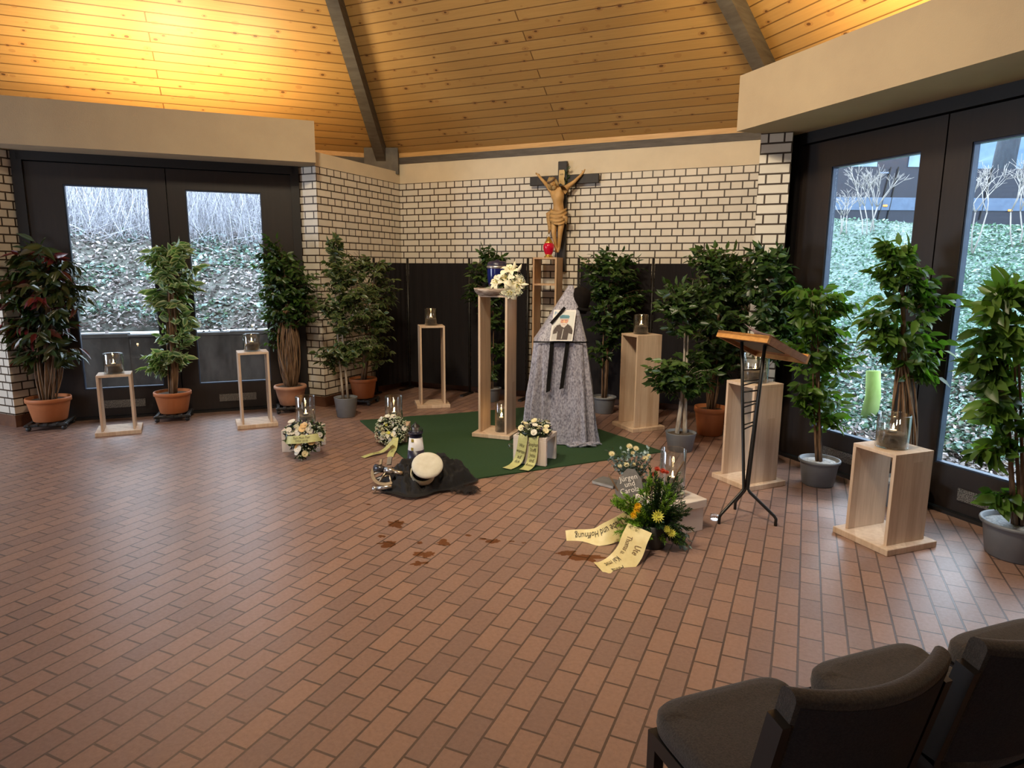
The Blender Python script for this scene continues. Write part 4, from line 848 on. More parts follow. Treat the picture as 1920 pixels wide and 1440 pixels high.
tree('loose bright fig in grey pot left in front of the right door', (.195, 5.53), .155, .205, 'lip', ('stems', .017, .6, 4), (1528, 560), [(1500, 555, 30, 20), (1545, 552, 34, 18), (1585, 565, 26, 20), (1510, 600, 40, 28), (1560, 600, 40, 28), (1535, 640, 44, 30), (1580, 650, 28, 34), (1500, 665, 34, 26), (1560, 690, 44, 28), (1515, 715, 36, 24), (1505, 750, 18, 22), (1555, 740, 30, 22), (1570, 780, 20, 26), (1530, 770, 20, 16)], 'ficus_light', .105, .48, .58, .4, 0, 14, per=8, grow=1.12)
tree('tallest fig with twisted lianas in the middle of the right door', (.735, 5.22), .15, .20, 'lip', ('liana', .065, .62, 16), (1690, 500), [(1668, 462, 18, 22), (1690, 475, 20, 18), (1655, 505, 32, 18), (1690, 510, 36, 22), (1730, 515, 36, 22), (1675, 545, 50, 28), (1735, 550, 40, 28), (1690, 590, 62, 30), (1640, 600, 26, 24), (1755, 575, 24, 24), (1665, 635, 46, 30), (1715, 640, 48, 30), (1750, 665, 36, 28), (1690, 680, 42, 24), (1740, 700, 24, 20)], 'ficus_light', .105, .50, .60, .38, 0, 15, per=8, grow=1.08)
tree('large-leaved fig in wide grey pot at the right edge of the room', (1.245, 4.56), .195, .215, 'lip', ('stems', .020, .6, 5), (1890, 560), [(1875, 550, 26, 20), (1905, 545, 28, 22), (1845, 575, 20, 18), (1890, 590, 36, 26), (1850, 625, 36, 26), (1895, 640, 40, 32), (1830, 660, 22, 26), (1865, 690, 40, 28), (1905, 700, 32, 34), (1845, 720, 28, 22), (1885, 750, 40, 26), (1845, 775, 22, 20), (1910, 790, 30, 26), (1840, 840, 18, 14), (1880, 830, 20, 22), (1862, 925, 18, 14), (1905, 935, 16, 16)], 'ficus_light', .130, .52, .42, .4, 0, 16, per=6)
# loose lianas hanging round the twisted tree
random.seed(21)

# ================================================================== CRUCIFIX AND RED VOTIVE LAMP
KX, KY = -2.822, 7.885
cr = thing('crucifix', 'black wooden crucifix with pale carved figure on the niche wall', 'crucifix', (KX, KY, 2.25))
mb = MB(); mb.box((0, -.02, .045), (.115, .04, 1.315), bev=.004); mb.build('upright_beam', 'crosswood', cr)
mb = MB(); mb.box((.015, -.022, .485), (.885, .038, .108), bev=.004); mb.build('cross_beam', 'crosswood', cr)
J = {'root': (-.02, -.115, .06), 'waist': (-.015, -.12, .17), 'chest': (-.02, -.135, .31), 'neck': (-.035, -.135, .385), 'head0': (-.06, -.155, .425),
     'shL': (-.125, -.115, .375), 'elL': (-.205, -.085, .45), 'wrL': (-.285, -.06, .525), 'haL': (-.312, -.055, .555), 'shR': (.075, -.115, .375), 'elR': (.165, -.085, .445), 'wrR': (.25, -.06, .53), 'haR': (.275, -.055, .563),
     'hipL': (-.065, -.11, .02), 'knL': (-.055, -.155, -.16), 'anL': (-.035, -.115, -.335), 'foL': (-.02, -.15, -.385), 'hipR': (.03, -.11, .02), 'knR': (.025, -.150, -.16), 'anR': (.0, -.115, -.335), 'foR': (-.005, -.15, -.39)}
RAD = {'root': .07, 'waist': .062, 'chest': .078, 'neck': .032, 'head0': .036, 'shL': .040, 'elL': .025, 'wrL': .018, 'haL': .018, 'shR': .040, 'elR': .025, 'wrR': .018, 'haR': .018, 'hipL': .052, 'knL': .035, 'anL': .022, 'foL': .018, 'hipR': .052, 'knR': .035, 'anR': .022, 'foR': .018}
ED = [('root', 'waist'), ('waist', 'chest'), ('chest', 'neck'), ('neck', 'head0'), ('chest', 'shL'), ('shL', 'elL'), ('elL', 'wrL'), ('wrL', 'haL'), ('chest', 'shR'), ('shR', 'elR'), ('elR', 'wrR'), ('wrR', 'haR'), ('root', 'hipL'), ('hipL', 'knL'), ('knL', 'anL'), ('anL', 'foL'), ('root', 'hipR'), ('hipR', 'knR'), ('knR', 'anR'), ('anR', 'foR')]
# five fingers on each hand
for sd, hx in (('L', -1), ('R', 1)):
    h = V(J['ha' + sd])
    for i, (a, l) in enumerate(((-.9, .026), (-.25, .036), (.05, .040), (.35, .037), (.65, .030))):
        d = V((hx * (.6 + .25 * a), -.25, .75 - .45 * a)).normalized() if i else V((-hx * .75, -.35, .5)).normalized()
        J['f%s%da' % (sd, i)] = tuple(h + d * l * .55); J['f%s%db' % (sd, i)] = tuple(h + d * l + V((0, -.012, -.004)))
        RAD['f%s%da' % (sd, i)] = .0058; RAD['f%s%db' % (sd, i)] = .0045; ED += [('ha' + sd, 'f%s%da' % (sd, i)), ('f%s%da' % (sd, i), 'f%s%db' % (sd, i))]
def skin_obj(name, J, RAD, ED, root, m, parent, sub=2):
    keys = list(J); me = bpy.data.meshes.new(name); me.from_pydata([J[k] for k in keys], [(keys.index(a), keys.index(b)) for a, b in ED], []); me.update()
    o = bpy.data.objects.new(name, me); COL.objects.link(o); o.parent = parent
    sk = o.modifiers.new('skin', 'SKIN'); sk.use_smooth_shade = True
    lay = me.skin_vertices[0] if len(me.skin_vertices) else None
    for i, k in enumerate(keys): lay.data[i].radius = (RAD[k], RAD[k] * .9); lay.data[i].use_root = (k == root)
    s = o.modifiers.new('sub', 'SUBSURF'); s.levels = sub; s.render_levels = sub; me.materials.append(M[m]); return o
try: fig = skin_obj('carved_figure', J, RAD, ED, 'root', 'limewood', cr)
except Exception as ex_: print('skin failed', ex_)
hd = Matrix.Rotation(R(-22), 3, 'Y') @ Matrix.Rotation(R(28), 3, 'X'); hc = V((-.075, -.175, .435))
mb = MB(); mb.blob(hc, (.043, .050, .060), 16, 12, mtx=hd); mb.blob(hc + hd @ V((0, -.050, -.006)), (.009, .016, .014), 8, 6, mtx=hd)
for s_ in (-1, 1): mb.blob(hc + hd @ V((s_ * .042, .004, -.004)), (.006, .010, .014), 8, 6, mtx=hd)
mb.blob(hc + hd @ V((0, -.043, -.028)), (.014, .007, .004), 8, 6, mtx=hd); mb.build('head', 'limewood', cr)
mb = MB(); mb.blob(hc + hd @ V((0, .010, .020)), (.054, .052, .052), 16, 12, lump=.25, seed=3, mtx=hd)
for s_ in (-1, 1): mb.tube([hc + hd @ V((s_ * .045, -.005, .02)), hc + hd @ V((s_ * .052, -.012, -.03)), hc + hd @ V((s_ * .045, -.01, -.085))], [.018, .02, .010], 8)
mb.build('hair', 'hair', cr)
mb = MB(); mb.blob(hc + hd @ V((0, -.035, -.052)), (.030, .022, .030), 12, 8, lump=.3, seed=8, mtx=hd); mb.build('beard', 'hair', cr)
for s_ in (-1, 1): mb = MB(); mb.blob(hc + hd @ V((s_ * .017, -.045, .008)), (.008, .004, .004), 8, 6, mtx=hd); mb.build('eye', 'hair', cr)
mb = MB()
for i in range(3):
    ph = i * 2.1; mb.tube([hc + hd @ V((math.cos(a * PI / 8) * .052, math.sin(a * PI / 8) * .054 + .004, .036 + .006 * math.sin(a * 1.3 + ph))) for a in range(17)], .006, 6)
mb.build('thorn_crown', 'bark', cr)
def loin(u, v):
    th = 2 * PI * u; w = .108 - .012 * abs(v - .5); z = .125 - .165 * v + .02 * math.sin(th * 2 + 1); k = 1 + .07 * math.sin(v * 22 + th * 2)
    return V((-.017 + math.cos(th) * w * k, -.115 + math.sin(th) * .085 * k, z))
mb = MB(); mb.grid(loin, 36, 20)
mb.tube([(-.11, -.13, .10), (-.145, -.12, .08), (-.14, -.115, .0), (-.125, -.11, -.09), (-.14, -.105, -.16)], [.02, .035, .03, .028, .012], 8, flat=.6); mb.tube([(.06, -.17, .04), (.10, -.15, .02), (.095, -.14, -.05)], [.02, .026, .010], 8); mb.build('loincloth', 'cloth_carved', cr)
mb = MB(); mb.grid(lambda u, v: V((-.04 + .075 * u, -.046 - .010 * math.sin(PI * v), .60 - .17 * v + .012 * math.sin(u * 6) * (v > .8))), 8, 14); pl_ = mb.build('scroll', 'scroll', cr)
vs, fs = text_geo('INRI', .026); mb = MB(); mb.add([V((-.002 + x, -.058, .545 + y)) for x, y in vs], fs); mb.build('lettering', 'ink', pl_)
mb = MB()
for i in range(16):
    p = V((.058 + .02 * math.sin(i), -.05, .40 + i * .014)); mb.leaf(p, V((rnd(-.3, 1), -.3, rnd(.2, 1))), V((0, -1, .2)), .05, .013, rnd(0, .5))
mb.tube([(.05, -.045, .36), (.062, -.05, .48), (.07, -.05, .62)], .003, 5); tag(mb.build('olive_twig', 'ficus', loc=(KX, KY, 2.25)), 'dry olive twig tucked behind the crucifix beam', 'twig')
L5 = S['s5c']; lt2 = thing('votive_lamp', 'red glass grave lamp with gold lid on the tallest plinth', 'lamp', (L5.x + .02, L5.y - .03, 1.80))
mb = MB(); mb.lathe([(.0, 0), (.052, 0), (.054, .012), (.042, .02), (.038, .03), (.040, .034), (0, .034)], 28); mb.build('base', 'gold', lt2)
mb = MB(); mb.lathe([(.038, .032), (.050, .055), (.064, .095), (.069, .130), (.064, .155), (.052, .168), (.048, .172)], 28); mb.build('glass_body', 'redglass', lt2)
mb = MB(); mb.lathe([(.050, .170), (.052, .178), (.044, .190), (.030, .215), (.016, .238), (.010, .248), (0, .250)], 24); mb.build('lid', 'gold', lt2)
mb = MB(); mb.tube([(-.036, 0, .205), (-.030, 0, .25), (0, 0, .292), (.030, 0, .25), (.036, 0, .205)], .0018, 6); mb.build('handle', 'black', lt2)

# ================================================================== FLOWERS
def bloom(c, n, r, petals=3, open_=.7, mb=None, mi=0):  # layered cup of petals round direction n
    mb = mb or MB(); n = V(n).normalized(); a = n.orthogonal().normalized(); b = n.cross(a)
    for k in range(petals):
        rr = r * (1 - k * .26); m = 6 - k; th0 = k * .6
        for i in range(m):
            th = th0 + 2 * PI * i / m; o = a * math.cos(th) + b * math.sin(th); sd = n.cross(o); lift = .25 + .28 * k
            P = lambda u, v: V(c) + o * rr * (u * open_ * 1.3) + n * rr * (lift + .55 * math.sin(u * 1.6) * (1 - .3 * u)) + sd * rr * (.72 * math.sin(PI * min(1, u * .75 + .12))) * v
            vs = [P(u, v) for u in (0, .5, 1) for v in (-1, 0, 1)]; mb.add(vs, [(i_ * 3 + j, i_ * 3 + 3 + j, i_ * 3 + 4 + j, i_ * 3 + 1 + j) for i_ in (0, 1) for j in (0, 1)], mi, smooth=True)
    mb.blob(V(c) + n * r * .35, r * .42, 8, 5, mi); return mb
def mum(c, n, r, mb=None):                            # chrysanthemum: many short petals
    mb = mb or MB(); n = V(n).normalized(); a = n.orthogonal().normalized(); b = n.cross(a)
    for k, (m, el, rr) in enumerate(((13, .15, 1), (11, .6, .85), (8, 1.05, .65), (4, 1.4, .45))):
        for i in range(m):
            th = 2 * PI * (i + k * .4) / m; o = a * math.cos(th) + b * math.sin(th); d = o * math.cos(el) + n * math.sin(el); mb.leaf(V(c), d, n, r * rr, r * .34, 0, .05, -.1)
    mb.blob(V(c) + n * r * .15, r * .3, 8, 5); return mb
def wreath(name, label, cat, loc, curve, thick, normal, nros, seed, roses=('rose', 'rosew'), greens=260, gyp=240, rr=.026):
    random.seed(seed); t = thing(name, label, cat, loc, 0, None); g, y, pl = MB(), MB(), MB(); nrm_ = V(normal).normalized()
    for i in range(greens):
        p, tg = curve(random.random()); d = rdir(); d = (d + nrm_ * .4).normalized(); q = p + d * thick * rnd(.6, 1.0)
        (g if i % 5 else pl).leaf(q - d * .01, d + tg * rnd(-.8, .8), rdir(), rnd(.03, .055), .018, rnd(0, 1), .1, .2)
    mb2 = [curve(i / 40)[0] for i in range(41)]; g.tube(mb2, thick * .75, 10)
    g.build('greenery', 'greens', t); pl.build('plum_leaves', 'plum', t)
    for i in range(gyp):
        p, tg = curve(random.random()); d = rdir()
        if d.dot(nrm_) < -.15: d = -d
        y.blob(p + d * thick * rnd(.9, 1.25), rnd(.004, .008), 6, 4)
    o = y.build('filler_blossom', 'gyps', t); o['kind'] = 'stuff'
    for i in range(nros):
        p, tg = curve((i + rnd(-.25, .25)) / nros); d = (nrm_ + rdir() * .75).normalized(); bloom(p + d * thick * .85, d, rr * rnd(.8, 1.2)).build('rose', random.choice(roses), t)
    return t
def ribbon(path, wdir, w, m, parent, name='ribbon', loc=None):   # path: list of 3-D points, wdir: function or vector -> mapping (s metres, x metres) -> point
    P = [V(p) for p in path]; cum = [0]
    for a, b in zip(P, P[1:]): cum.append(cum[-1] + (b - a).length)
    Ltot = cum[-1]
    def at(s, x, h=0):
        s = min(max(s, 0), Ltot - 1e-6); i = max(k for k in range(len(P) - 1) if cum[k] <= s); f = (s - cum[i]) / (cum[i + 1] - cum[i])
        T = (P[i + 1] - P[i]).normalized()
        if f < .5 and i > 0: T = T.lerp((P[i] - P[i - 1]).normalized(), .5 - f)
        elif f >= .5 and i < len(P) - 2: T = T.lerp((P[i + 2] - P[i + 1]).normalized(), f - .5)
        W_ = V(wdir(s / Ltot) if callable(wdir) else wdir); W_ = (W_ - T * W_.dot(T)).normalized(); nn_ = T.cross(W_).normalized()
        return P[i].lerp(P[i + 1], f) + W_ * x + nn_ * h
    mb = MB(); mb.grid(lambda u, v: at(u * Ltot, (v - .5) * w), 40, 4); o = mb.build(name, m, parent, loc)
    return at, Ltot, o
def smooth_path(pts, n=6):                            # Catmull-Rom through the points
    P = [V(p) for p in pts]; out = []
    for i in range(len(P) - 1):
        a, b, c, d = P[max(i - 1, 0)], P[i], P[i + 1], P[min(i + 2, len(P) - 1)]
        for k in range(n): f = k / n; out.append(.5 * ((2 * b) + (c - a) * f + (2 * a - 5 * b + 4 * c - d) * f * f + (3 * b - a - 3 * c + d) * f ** 3))
    return out + [P[-1]]
def letters(at, items, m, parent, h=.0012):           # items: (text, size, s, x, mode, squeeze)
    mb = MB()
    for txt, size, s0, x0, mode, sq in items:
        vs, fs = text_geo(txt, size, sq)
        if mode == 'across': f = lambda x, y: at(s0 - y, x0 + x, h)
        elif mode == 'across_r': f = lambda x, y: at(s0 + y, x0 - x, h)
        elif mode == 'flip': f = lambda x, y: at(s0 + x, x0 - y, h)
        elif mode == 'along': f = lambda x, y: at(s0 + x, x0 + y, h)
        else: f = lambda x, y: at(s0 - x, x0 - y, h)
        mb.add([f(x, y) for x, y in vs], fs)
    return mb.build('lettering', m, parent)
VW = FH                                                # direction away from the viewer
def toward(n_up): return (-VW + V((0, 0, n_up))).normalized()
# heart-shaped wreath, stood up against its block
hN = toward(.55); hU = (V((0, 0, 1)) - hN * hN.z).normalized(); hR = hU.cross(hN) * 1
def heart(u):
    def pt_(w): a = 2 * PI * w; return V((16 * math.sin(a) ** 3, 13 * math.cos(a) - 5 * math.cos(2 * a) - 2 * math.cos(3 * a) - math.cos(4 * a), 0)) / 17
    p, q = pt_(u), pt_(u + .01); f = lambda v: hR * v.x * .145 + hU * (v.y * .150 + .175); return f(p), (f(q) - f(p)).normalized()
h_loc = V((-3.90, 4.31, .03)); hw = wreath('heart_wreath', 'heart-shaped flower wreath with pale green sash on the floor at left', 'wreath', h_loc, heart, .050, hN, 17, 31, ('rose', 'rosew', 'rosew', 'rosepeach'), 420, 300, .033)
for i in range(7):
    a = rnd(0, 1); p = hU * rnd(.14, .25) + hR * rnd(-.07, .07) + hN * .03; bloom(p, hN + rdir() * .4, .024).build('rose', random.choice(('rose', 'rosew', 'rosepeach')), hw)
pts = smooth_path([hR * -.16 + hU * .155 + hN * .0, hR * -.11 + hU * .135 + hN * .075, hU * .135 + hN * .095, hR * .11 + hU * .155 + hN * .080, hR * .165 + hU * .185 + hN * .0])
at, Lr, rb = ribbon(pts, hU, .070, 'ribbon', hw, 'sash'); 
f0, L0 = at, Lr; letters(lambda s, x, h=0: f0(s, x, h), [('Tach Moin Paar', .030, L0 / 2, .012, 'along', .8), ('TMW 2018', .028, L0 / 2, -.017, 'along', .8)], 'ink', rb, .003)
# round wreath leaning on the low block
wN = toward(.45); wU = (V((0, 0, 1)) - wN * wN.z).normalized(); wR = wU.cross(wN)
def ring(u): a = 2 * PI * u; return wR * math.cos(a) * .088 + wU * (math.sin(a) * .088 + .13), wR * -math.sin(a) + wU * math.cos(a)
rw = wreath('round_wreath', 'round white flower wreath leaning on the low oak block', 'wreath', (-3.47, 5.02, .03), ring, .062, wN, 17, 32, ('rosew', 'rose', 'paleyellow', 'rosew'), 220, 700, .027)
o_ = V((-3.47, 5.02, .03))
for a, b, nm in (((680, 858), (738, 842), 'EnkelX'), ((731, 857), (742, 836), 'Enkel')):
    A, B_ = ground(*b, .02) - o_, ground(*a, .004) - o_; A.z, B_.z = .02, (-.024 if nm != 'EnkelX' else -.024)
    pts = smooth_path([A + V((0, 0, .05)), A.lerp(B_, .35) + V((0, 0, -.01)), A.lerp(B_, .7), B_]); T = (B_ - A).normalized(); sd = V((0, 0, 1)).cross(T).normalized()
    at, Lr, rb = ribbon(pts, sd, .058, 'ribbon', rw); letters(at, [('Enkel', .036, Lr * .6, 0, 'along', .8)], 'ink', rb, .002)
# wreath lying on the pink-white block, its two ribbons hanging to the carpet
bt = V((-2.04, 5.10, .262)); bN = V((-.1, -.25, 1)).normalized(); bR = V((1, 0, 0)); bF = bN.cross(bR)
def ring2(u): a = 2 * PI * u; return bR * math.cos(a) * .110 + bF * math.sin(a) * .092 + V((0, 0, .035)), bR * -math.sin(a) + bF * math.cos(a)
tw = wreath('ribboned_wreath', 'flower wreath with two long lettered ribbons lying on pink-white block', 'wreath', bt, ring2, .043, bN, 14, 33, ('rose', 'rosew', 'rose'), 230, 150, .028)
for i in range(6): bloom(V((rnd(-.08, .08), rnd(-.06, .08), .065)), V((rnd(-.4, .4), rnd(-.5, .2), 1)), .027).build('rose', random.choice(('rose', 'rosew')), tw)
for x0, x1, y1, dx2, words in ((-.052, -.075, -.135, -.052, ('Wir', 'warten', 'auf', 'dich')), (.035, .025, -.190, .012, ('Stephan', 'Steffi', 'Jette', 'und', 'Anton'))):
    if words[0] == 'Wir': pts = [(x0, -.075, .02), (x0 - .008, -.112, -.005), (x1, -.122, -.12), (x1 - .02, -.135, -.205), (x1 - .035, -.19, -.240), (x1 - .055, -.30, -.2435)]; ss = (.125, .175, .225, .268)
    else: pts = [(x0, -.075, .015), (x0, -.115, -.005), (x0 + .0, -.124, -.12), (x1, -.145, -.215), (x1 - .006, -.20, -.242), (x1 - .01, -.275, -.2435)]; ss = (.105, .15, .195, .238, .285)
    at, Lr, rb = ribbon(smooth_path(pts), V((1, -.05, 0)), .086, 'ribbon', tw); letters(at, [(w_, .047, s_ * 1.02, .0, 'across', .62) for w_, s_ in zip(words, ss)], 'ink', rb, .0018)

# urn with lilies on the tall plinth
ux = S['s4c']; ut = V((ux.x, ux.y, 1.40))
tr_ = thing('rattan_tray', 'oval striped rattan tray of moss on the tall urn plinth', 'tray', ut + V((-.035, -.035, 0)), R(8))
mb = MB(); mb.lathe([(0, .001), (.13, .002), (.155, .012), (.180, .045), (.188, .070), (.184, .074), (.165, .040), (.14, .020), (0, .02)], 40); o = mb.build('basket', 'wicker', tr_); 
mb = MB(); mb.grid(lambda u, v: V((math.cos(2 * PI * u) * .155 * v, math.sin(2 * PI * u) * .155 * v, .030 + .055 * (1 - v * v) + .014 * noise.noise(V((math.cos(2 * PI * u) * v * 8, math.sin(2 * PI * u) * v * 8, 2))))), 40, 12); o = mb.build('moss_bed', 'moss', tr_)
un = thing('urn', 'cobalt blue urn with silver band and dark lid on tall plinth', 'urn', ut + V((-.03, .05, .085)))
mb = MB(); mb.lathe([(0, 0), (.070, 0), (.085, .01), (.096, .06), (.100, .13), (.100, .178)], 36); mb.build('body', 'cobalt', un)
mb = MB(); mb.lathe([(.1005, .176), (.106, .182), (.106, .194), (.1, .20)], 36); mb.build('silver_band', 'silver', un)
mb = MB(); mb.lathe([(.1, .198), (.099, .215), (.088, .236), (.070, .246), (.02, .25), (.012, .262), (0, .264)], 36); mb.build('lid', 'navy', un)
lb = thing('lily_bouquet', 'white lily bouquet with gypsophila before the blue urn', 'flowers', ut + V((.10, -.04, .015)), 0); lb.scale = (1.25, 1.1, 1.12)
def lily(c, n, r):
    mb = MB(); n = V(n).normalized(); a = n.orthogonal().normalized(); b = n.cross(a)
    for i in range(6):
        th = 2 * PI * i / 6 + .2; o = a * math.cos(th) + b * math.sin(th); sd = n.cross(o); wd = .30 if i % 2 else .22
        P = lambda u, v: V(c) + o * r * (u ** .9) + n * r * (.42 * math.sin(u * 1.9) - .34 * u ** 3) + sd * r * wd * v * math.sin(PI * min(1, .12 + u * .88)) - n * r * .05 * (1 - abs(v)) 
        vs = [P(u / 5, v) for u in range(6) for v in (-1, 0, 1)]; mb.add(vs, [(k * 3 + j, k * 3 + 3 + j, k * 3 + 4 + j, k * 3 + 1 + j) for k in range(5) for j in (0, 1)], 0, smooth=True)
    o_ = mb.build('lily', 'lily', lb); mb = MB()
    for i in range(5): th = 2 * PI * i / 5; mb.tube([V(c), V(c) + n * r * .4 + (a * math.cos(th) + b * math.sin(th)) * r * .2], .0018, 5); mb.blob(V(c) + n * r * .42 + (a * math.cos(th) + b * math.sin(th)) * r * .2, .005, 6, 4)
    mb.build('stamens', 'lilyyel', o_)
for c, n, r in (((-.045, -.05, .10), (-.5, -.8, .35), .085), ((.015, -.03, .135), (-.05, -.9, .5), .095), ((.04, .0, .20), (.2, -.6, .8), .082), ((.085, -.03, .08), (.7, -.75, .2), .095), ((.07, -.07, .03), (.2, -.9, -.35), .085), ((.11, .0, .10), (.95, -.3, .25), .08)): lily(c, n, r)
for c, d in (((.07, .0, .21), (.15, -.1, 1)), ((.105, -.01, .19), (.5, -.1, 1)), ((.13, -.02, .085), (1, -.1, .05))):
    mb = MB(); d = V(d).normalized(); mb.tube([V(c) + d * .075 * i / 6 for i in range(7)], [.003, .009, .0125, .013, .011, .007, .002], 8); mb.build('lily_bud', 'lily', lb)
mb = MB()
for i in range(330):
    d = rdir(); p = V((.03 + d.x * .13, -.05 + d.y * .05, .02 + d.z * .045)) if i < 220 else V((.10 + d.x * .05, .01 + d.y * .04, .13 + d.z * .05)); mb.blob(p, rnd(.003, .006), 5, 4)
o = mb.build('gypsophila', 'gyps', lb); o['kind'] = 'stuff'
mb = MB()
for i in range(60): d = rdir(); mb.leaf(V((.04, -.01, .05)) + V((d.x * .09, d.y * .04, abs(d.z) * .10)), d, rdir(), .06, .016, rnd(0, 1))
mb.build('greenery', 'greens', lb)

# lighthouse, cap and sextant on a heap of black tulle
TC = V((-2.60, 4.25, .0))
def tulle(u, v):
    th = 2 * PI * u; d = V((math.cos(th), math.sin(th), 0)); r = v
    ed = 1 + .16 * math.sin(th * 3 + .7) + .07 * math.sin(th * 7); x = RH * (d.x * .365 * r * ed - .04) + FH * d.y * .29 * r * ed
    z = (.15 + .07 * d.x * r) * (1 - r ** 2.6) + .045 * noise.noise(V((d.x * r * 4, d.y * r * 4, 3))) * (1 - r * .6) + .060 * (1 - abs(noise.noise(V((d.x * r * 5, d.y * r * 5, 8)))) * 2.2) * (1 - r ** 4) * .8 + .02 * noise.noise(V((d.x * r * 14, d.y * r * 14, 2))) - .03; return V((x.x, x.y, max(.006, z * 1.22) if r < .97 else .004))
mb = MB(); mb.grid(tulle, 140, 70)
tl_ = tag(mb.build('tulle_heap', 'tulle', loc=TC + FH * -.05 + V((0, 0, .018))), 'heap of black tulle under lighthouse, cap and sextant', 'cloth')
mb = MB(); q0 = ground(872, 925) - TC + FH * .05 - V((0, 0, .018))
for k in range(9):
    a0 = rnd(0, 6.28); c = q0 + RH * rnd(-.06, .07) + FH * rnd(-.04, .05) + V((0, 0, .035)); mb.grid(lambda u, v: c + RH * (.085 * (u - .5) * (1 + .3 * math.sin(v * 5 + a0))) + FH * (.07 * (v - .5)) + V((0, 0, .028 * math.sin(PI * u) * math.sin(PI * v) + .014 * math.sin(u * 9 + a0) * math.cos(v * 7) - .014)), 12, 10)
mb.build('trailing_end', 'tulle_thin', tl_)
lh = thing('model_lighthouse', 'black and white model lighthouse standing behind the white cap', 'model', TC + RH * -.115 + FH * .19 + V((0, 0, .085)))
def lp(name, prof, m, par=None): mb = MB(); mb.lathe(prof, 32); return mb.build(name, m, par or lh)
lp('base', [(0, 0), (.078, 0), (.074, .045), (0, .045)], 'silver'); lp('lower_band', [(.073, .044), (.0645, .135), (0, .135)], 'navy')
tw_ = lp('white_band', [(.0645, .134), (.052, .235), (0, .235)], 'whitepaint'); lp('upper_band', [(.052, .234), (.050, .262), (.058, .266), (.060, .275), (.046, .279), (0, .279)], 'navy')
mb = MB(); mb.lathe([(.057, .274), (.058, .277)], 28)
for i in range(14): a = 2 * PI * i / 14; mb.tube([(.056 * math.cos(a), .056 * math.sin(a), .274), (.056 * math.cos(a), .056 * math.sin(a), .302)], .0016, 5)
mb.tube([(.056 * math.cos(2 * PI * i / 28), .056 * math.sin(2 * PI * i / 28), .302) for i in range(29)], .002, 5); mb.build('railing', 'black', lh)
lp('lantern_glass', [(.028, .279), (.028, .322)], 'silver'); lp('roof', [(.036, .320), (.030, .332), (.012, .345), (.005, .352), (.006, .357), (0, .360)], 'black')
for z in (.218, .150):
    mb = MB(); rz_ = .053 + (.235 - z) * .12; d = -FH + RH * -.35; d.normalize(); sd = V((-d.y, d.x, 0)); mb.box(V((0, 0, z)) + d * (rz_ + .0005), (.020, .005, .024), mtx=Matrix((sd, d, V((0, 0, 1)))).transposed()); mb.build('window', 'goldpaint', lh)
cp = thing('sailor_cap', 'white sailor cap leaning on the black tulle', 'cap', TC + RH * .03 + FH * -.225 + V((0, 0, .205)))
cp.scale = (.92, .92, .92)
cn = (-FH * .62 + V((0, 0, .78)) + RH * .08).normalized(); cxx = cn.cross(V((0, 0, 1))).normalized(); cyy = cn.cross(cxx); m3 = Matrix((cxx, cyy, cn)).transposed()
mb = MB(); mb.lathe([(0, .030), (.07, .034), (.112, .030), (.126, .016), (.127, .008), (.118, -.006), (.085, -.018)], 40, mtx=m3); mb.build('crown', 'canvas', cp)
mb = MB(); m4_ = m3.copy(); mb.lathe([(.092, -.010), (.094, -.062), (.088, -.066), (.086, -.01)], 36, c=m3 @ V((.036, .05, 0)), mtx=m3); mb.build('band', 'canvas_band', cp)
mb = MB(); dn_ = (-RH * .75 - V((0, 0, .66))).normalized(); dn_ = (dn_ - cn * dn_.dot(cn)).normalized(); sdv = cn.cross(dn_)
mb.grid(lambda u, v: dn_ * (.088 + .055 * v * math.sin(PI * (.12 + .76 * u))) + sdv * (.17 * (u - .5)) - cn * (.055 + .018 * v), 14, 6); mb.build('peak', 'canvas_band', cp)
sx = thing('sextant', 'brass and silver sextant lying at the left of the tulle', 'sextant', TC + RH * -.275 + FH * -.17 + V((0, 0, .125)))
sx.scale = (1.18, 1.18, 1.18)
sn = (-FH * .62 + V((0, 0, .75)) - RH * .2).normalized(); sa = (RH - sn * sn.dot(RH)).normalized(); sb = sn.cross(sa); m3 = Matrix((sa, sb, sn)).transposed(); SP = lambda x, y, z=0: m3 @ V((x, y, z))
mb = MB(); a0, a1 = R(168), R(290); n = 16; vs = []
for i in range(n + 1):
    a = a0 + (a1 - a0) * i / n
    for r_, z_ in ((.098, -.006), (.118, -.006), (.118, .006), (.098, .006)): vs.append(SP(math.cos(a) * r_, math.sin(a) * r_ + .03, z_))
mb.add(vs, [(i * 4 + k, i * 4 + (k + 1) % 4, (i + 1) * 4 + (k + 1) % 4, (i + 1) * 4 + k) for i in range(n) for k in range(4)]); mb.build('graduated_arc', 'brass', sx)
mb = MB()
for p, q in (((0, .03), (-.108, .01)), ((0, .03), (.03, -.075)), ((-.095, .04), (-.02, .055)), ((-.07, -.03), (.01, -.01))): mb.tube([SP(*p), SP(*q)], .006, 6)
mb.build('frame', 'brass', sx)
mb = MB(); mb.tube([SP(-.015, .022, .02), SP(.045, .0, .02)], .018, 14); mb.build('telescope', 'silver', sx)
mb = MB(); mb.tube([SP(.045, .0, .02), SP(.105, -.022, .02)], .013, 14); mb.build('eyepiece', 'brass', sx)
mb = MB(); mb.tube([SP(-.09, .05, .012), SP(-.03, .03, .012)], [.026, .020], 14); mb.build('shade_drum', 'gunmetal', sx)
mb = MB(); mb.box(SP(.005, .085, .02), (.03, .06, .012), mtx=m3); mb.build('index_mirror', 'silver', sx)
mb = MB(); mb.box(SP(-.055, .085, .015), (.016, .04, .012), mtx=m3); mb.build('horizon_mirror', 'brass', sx)
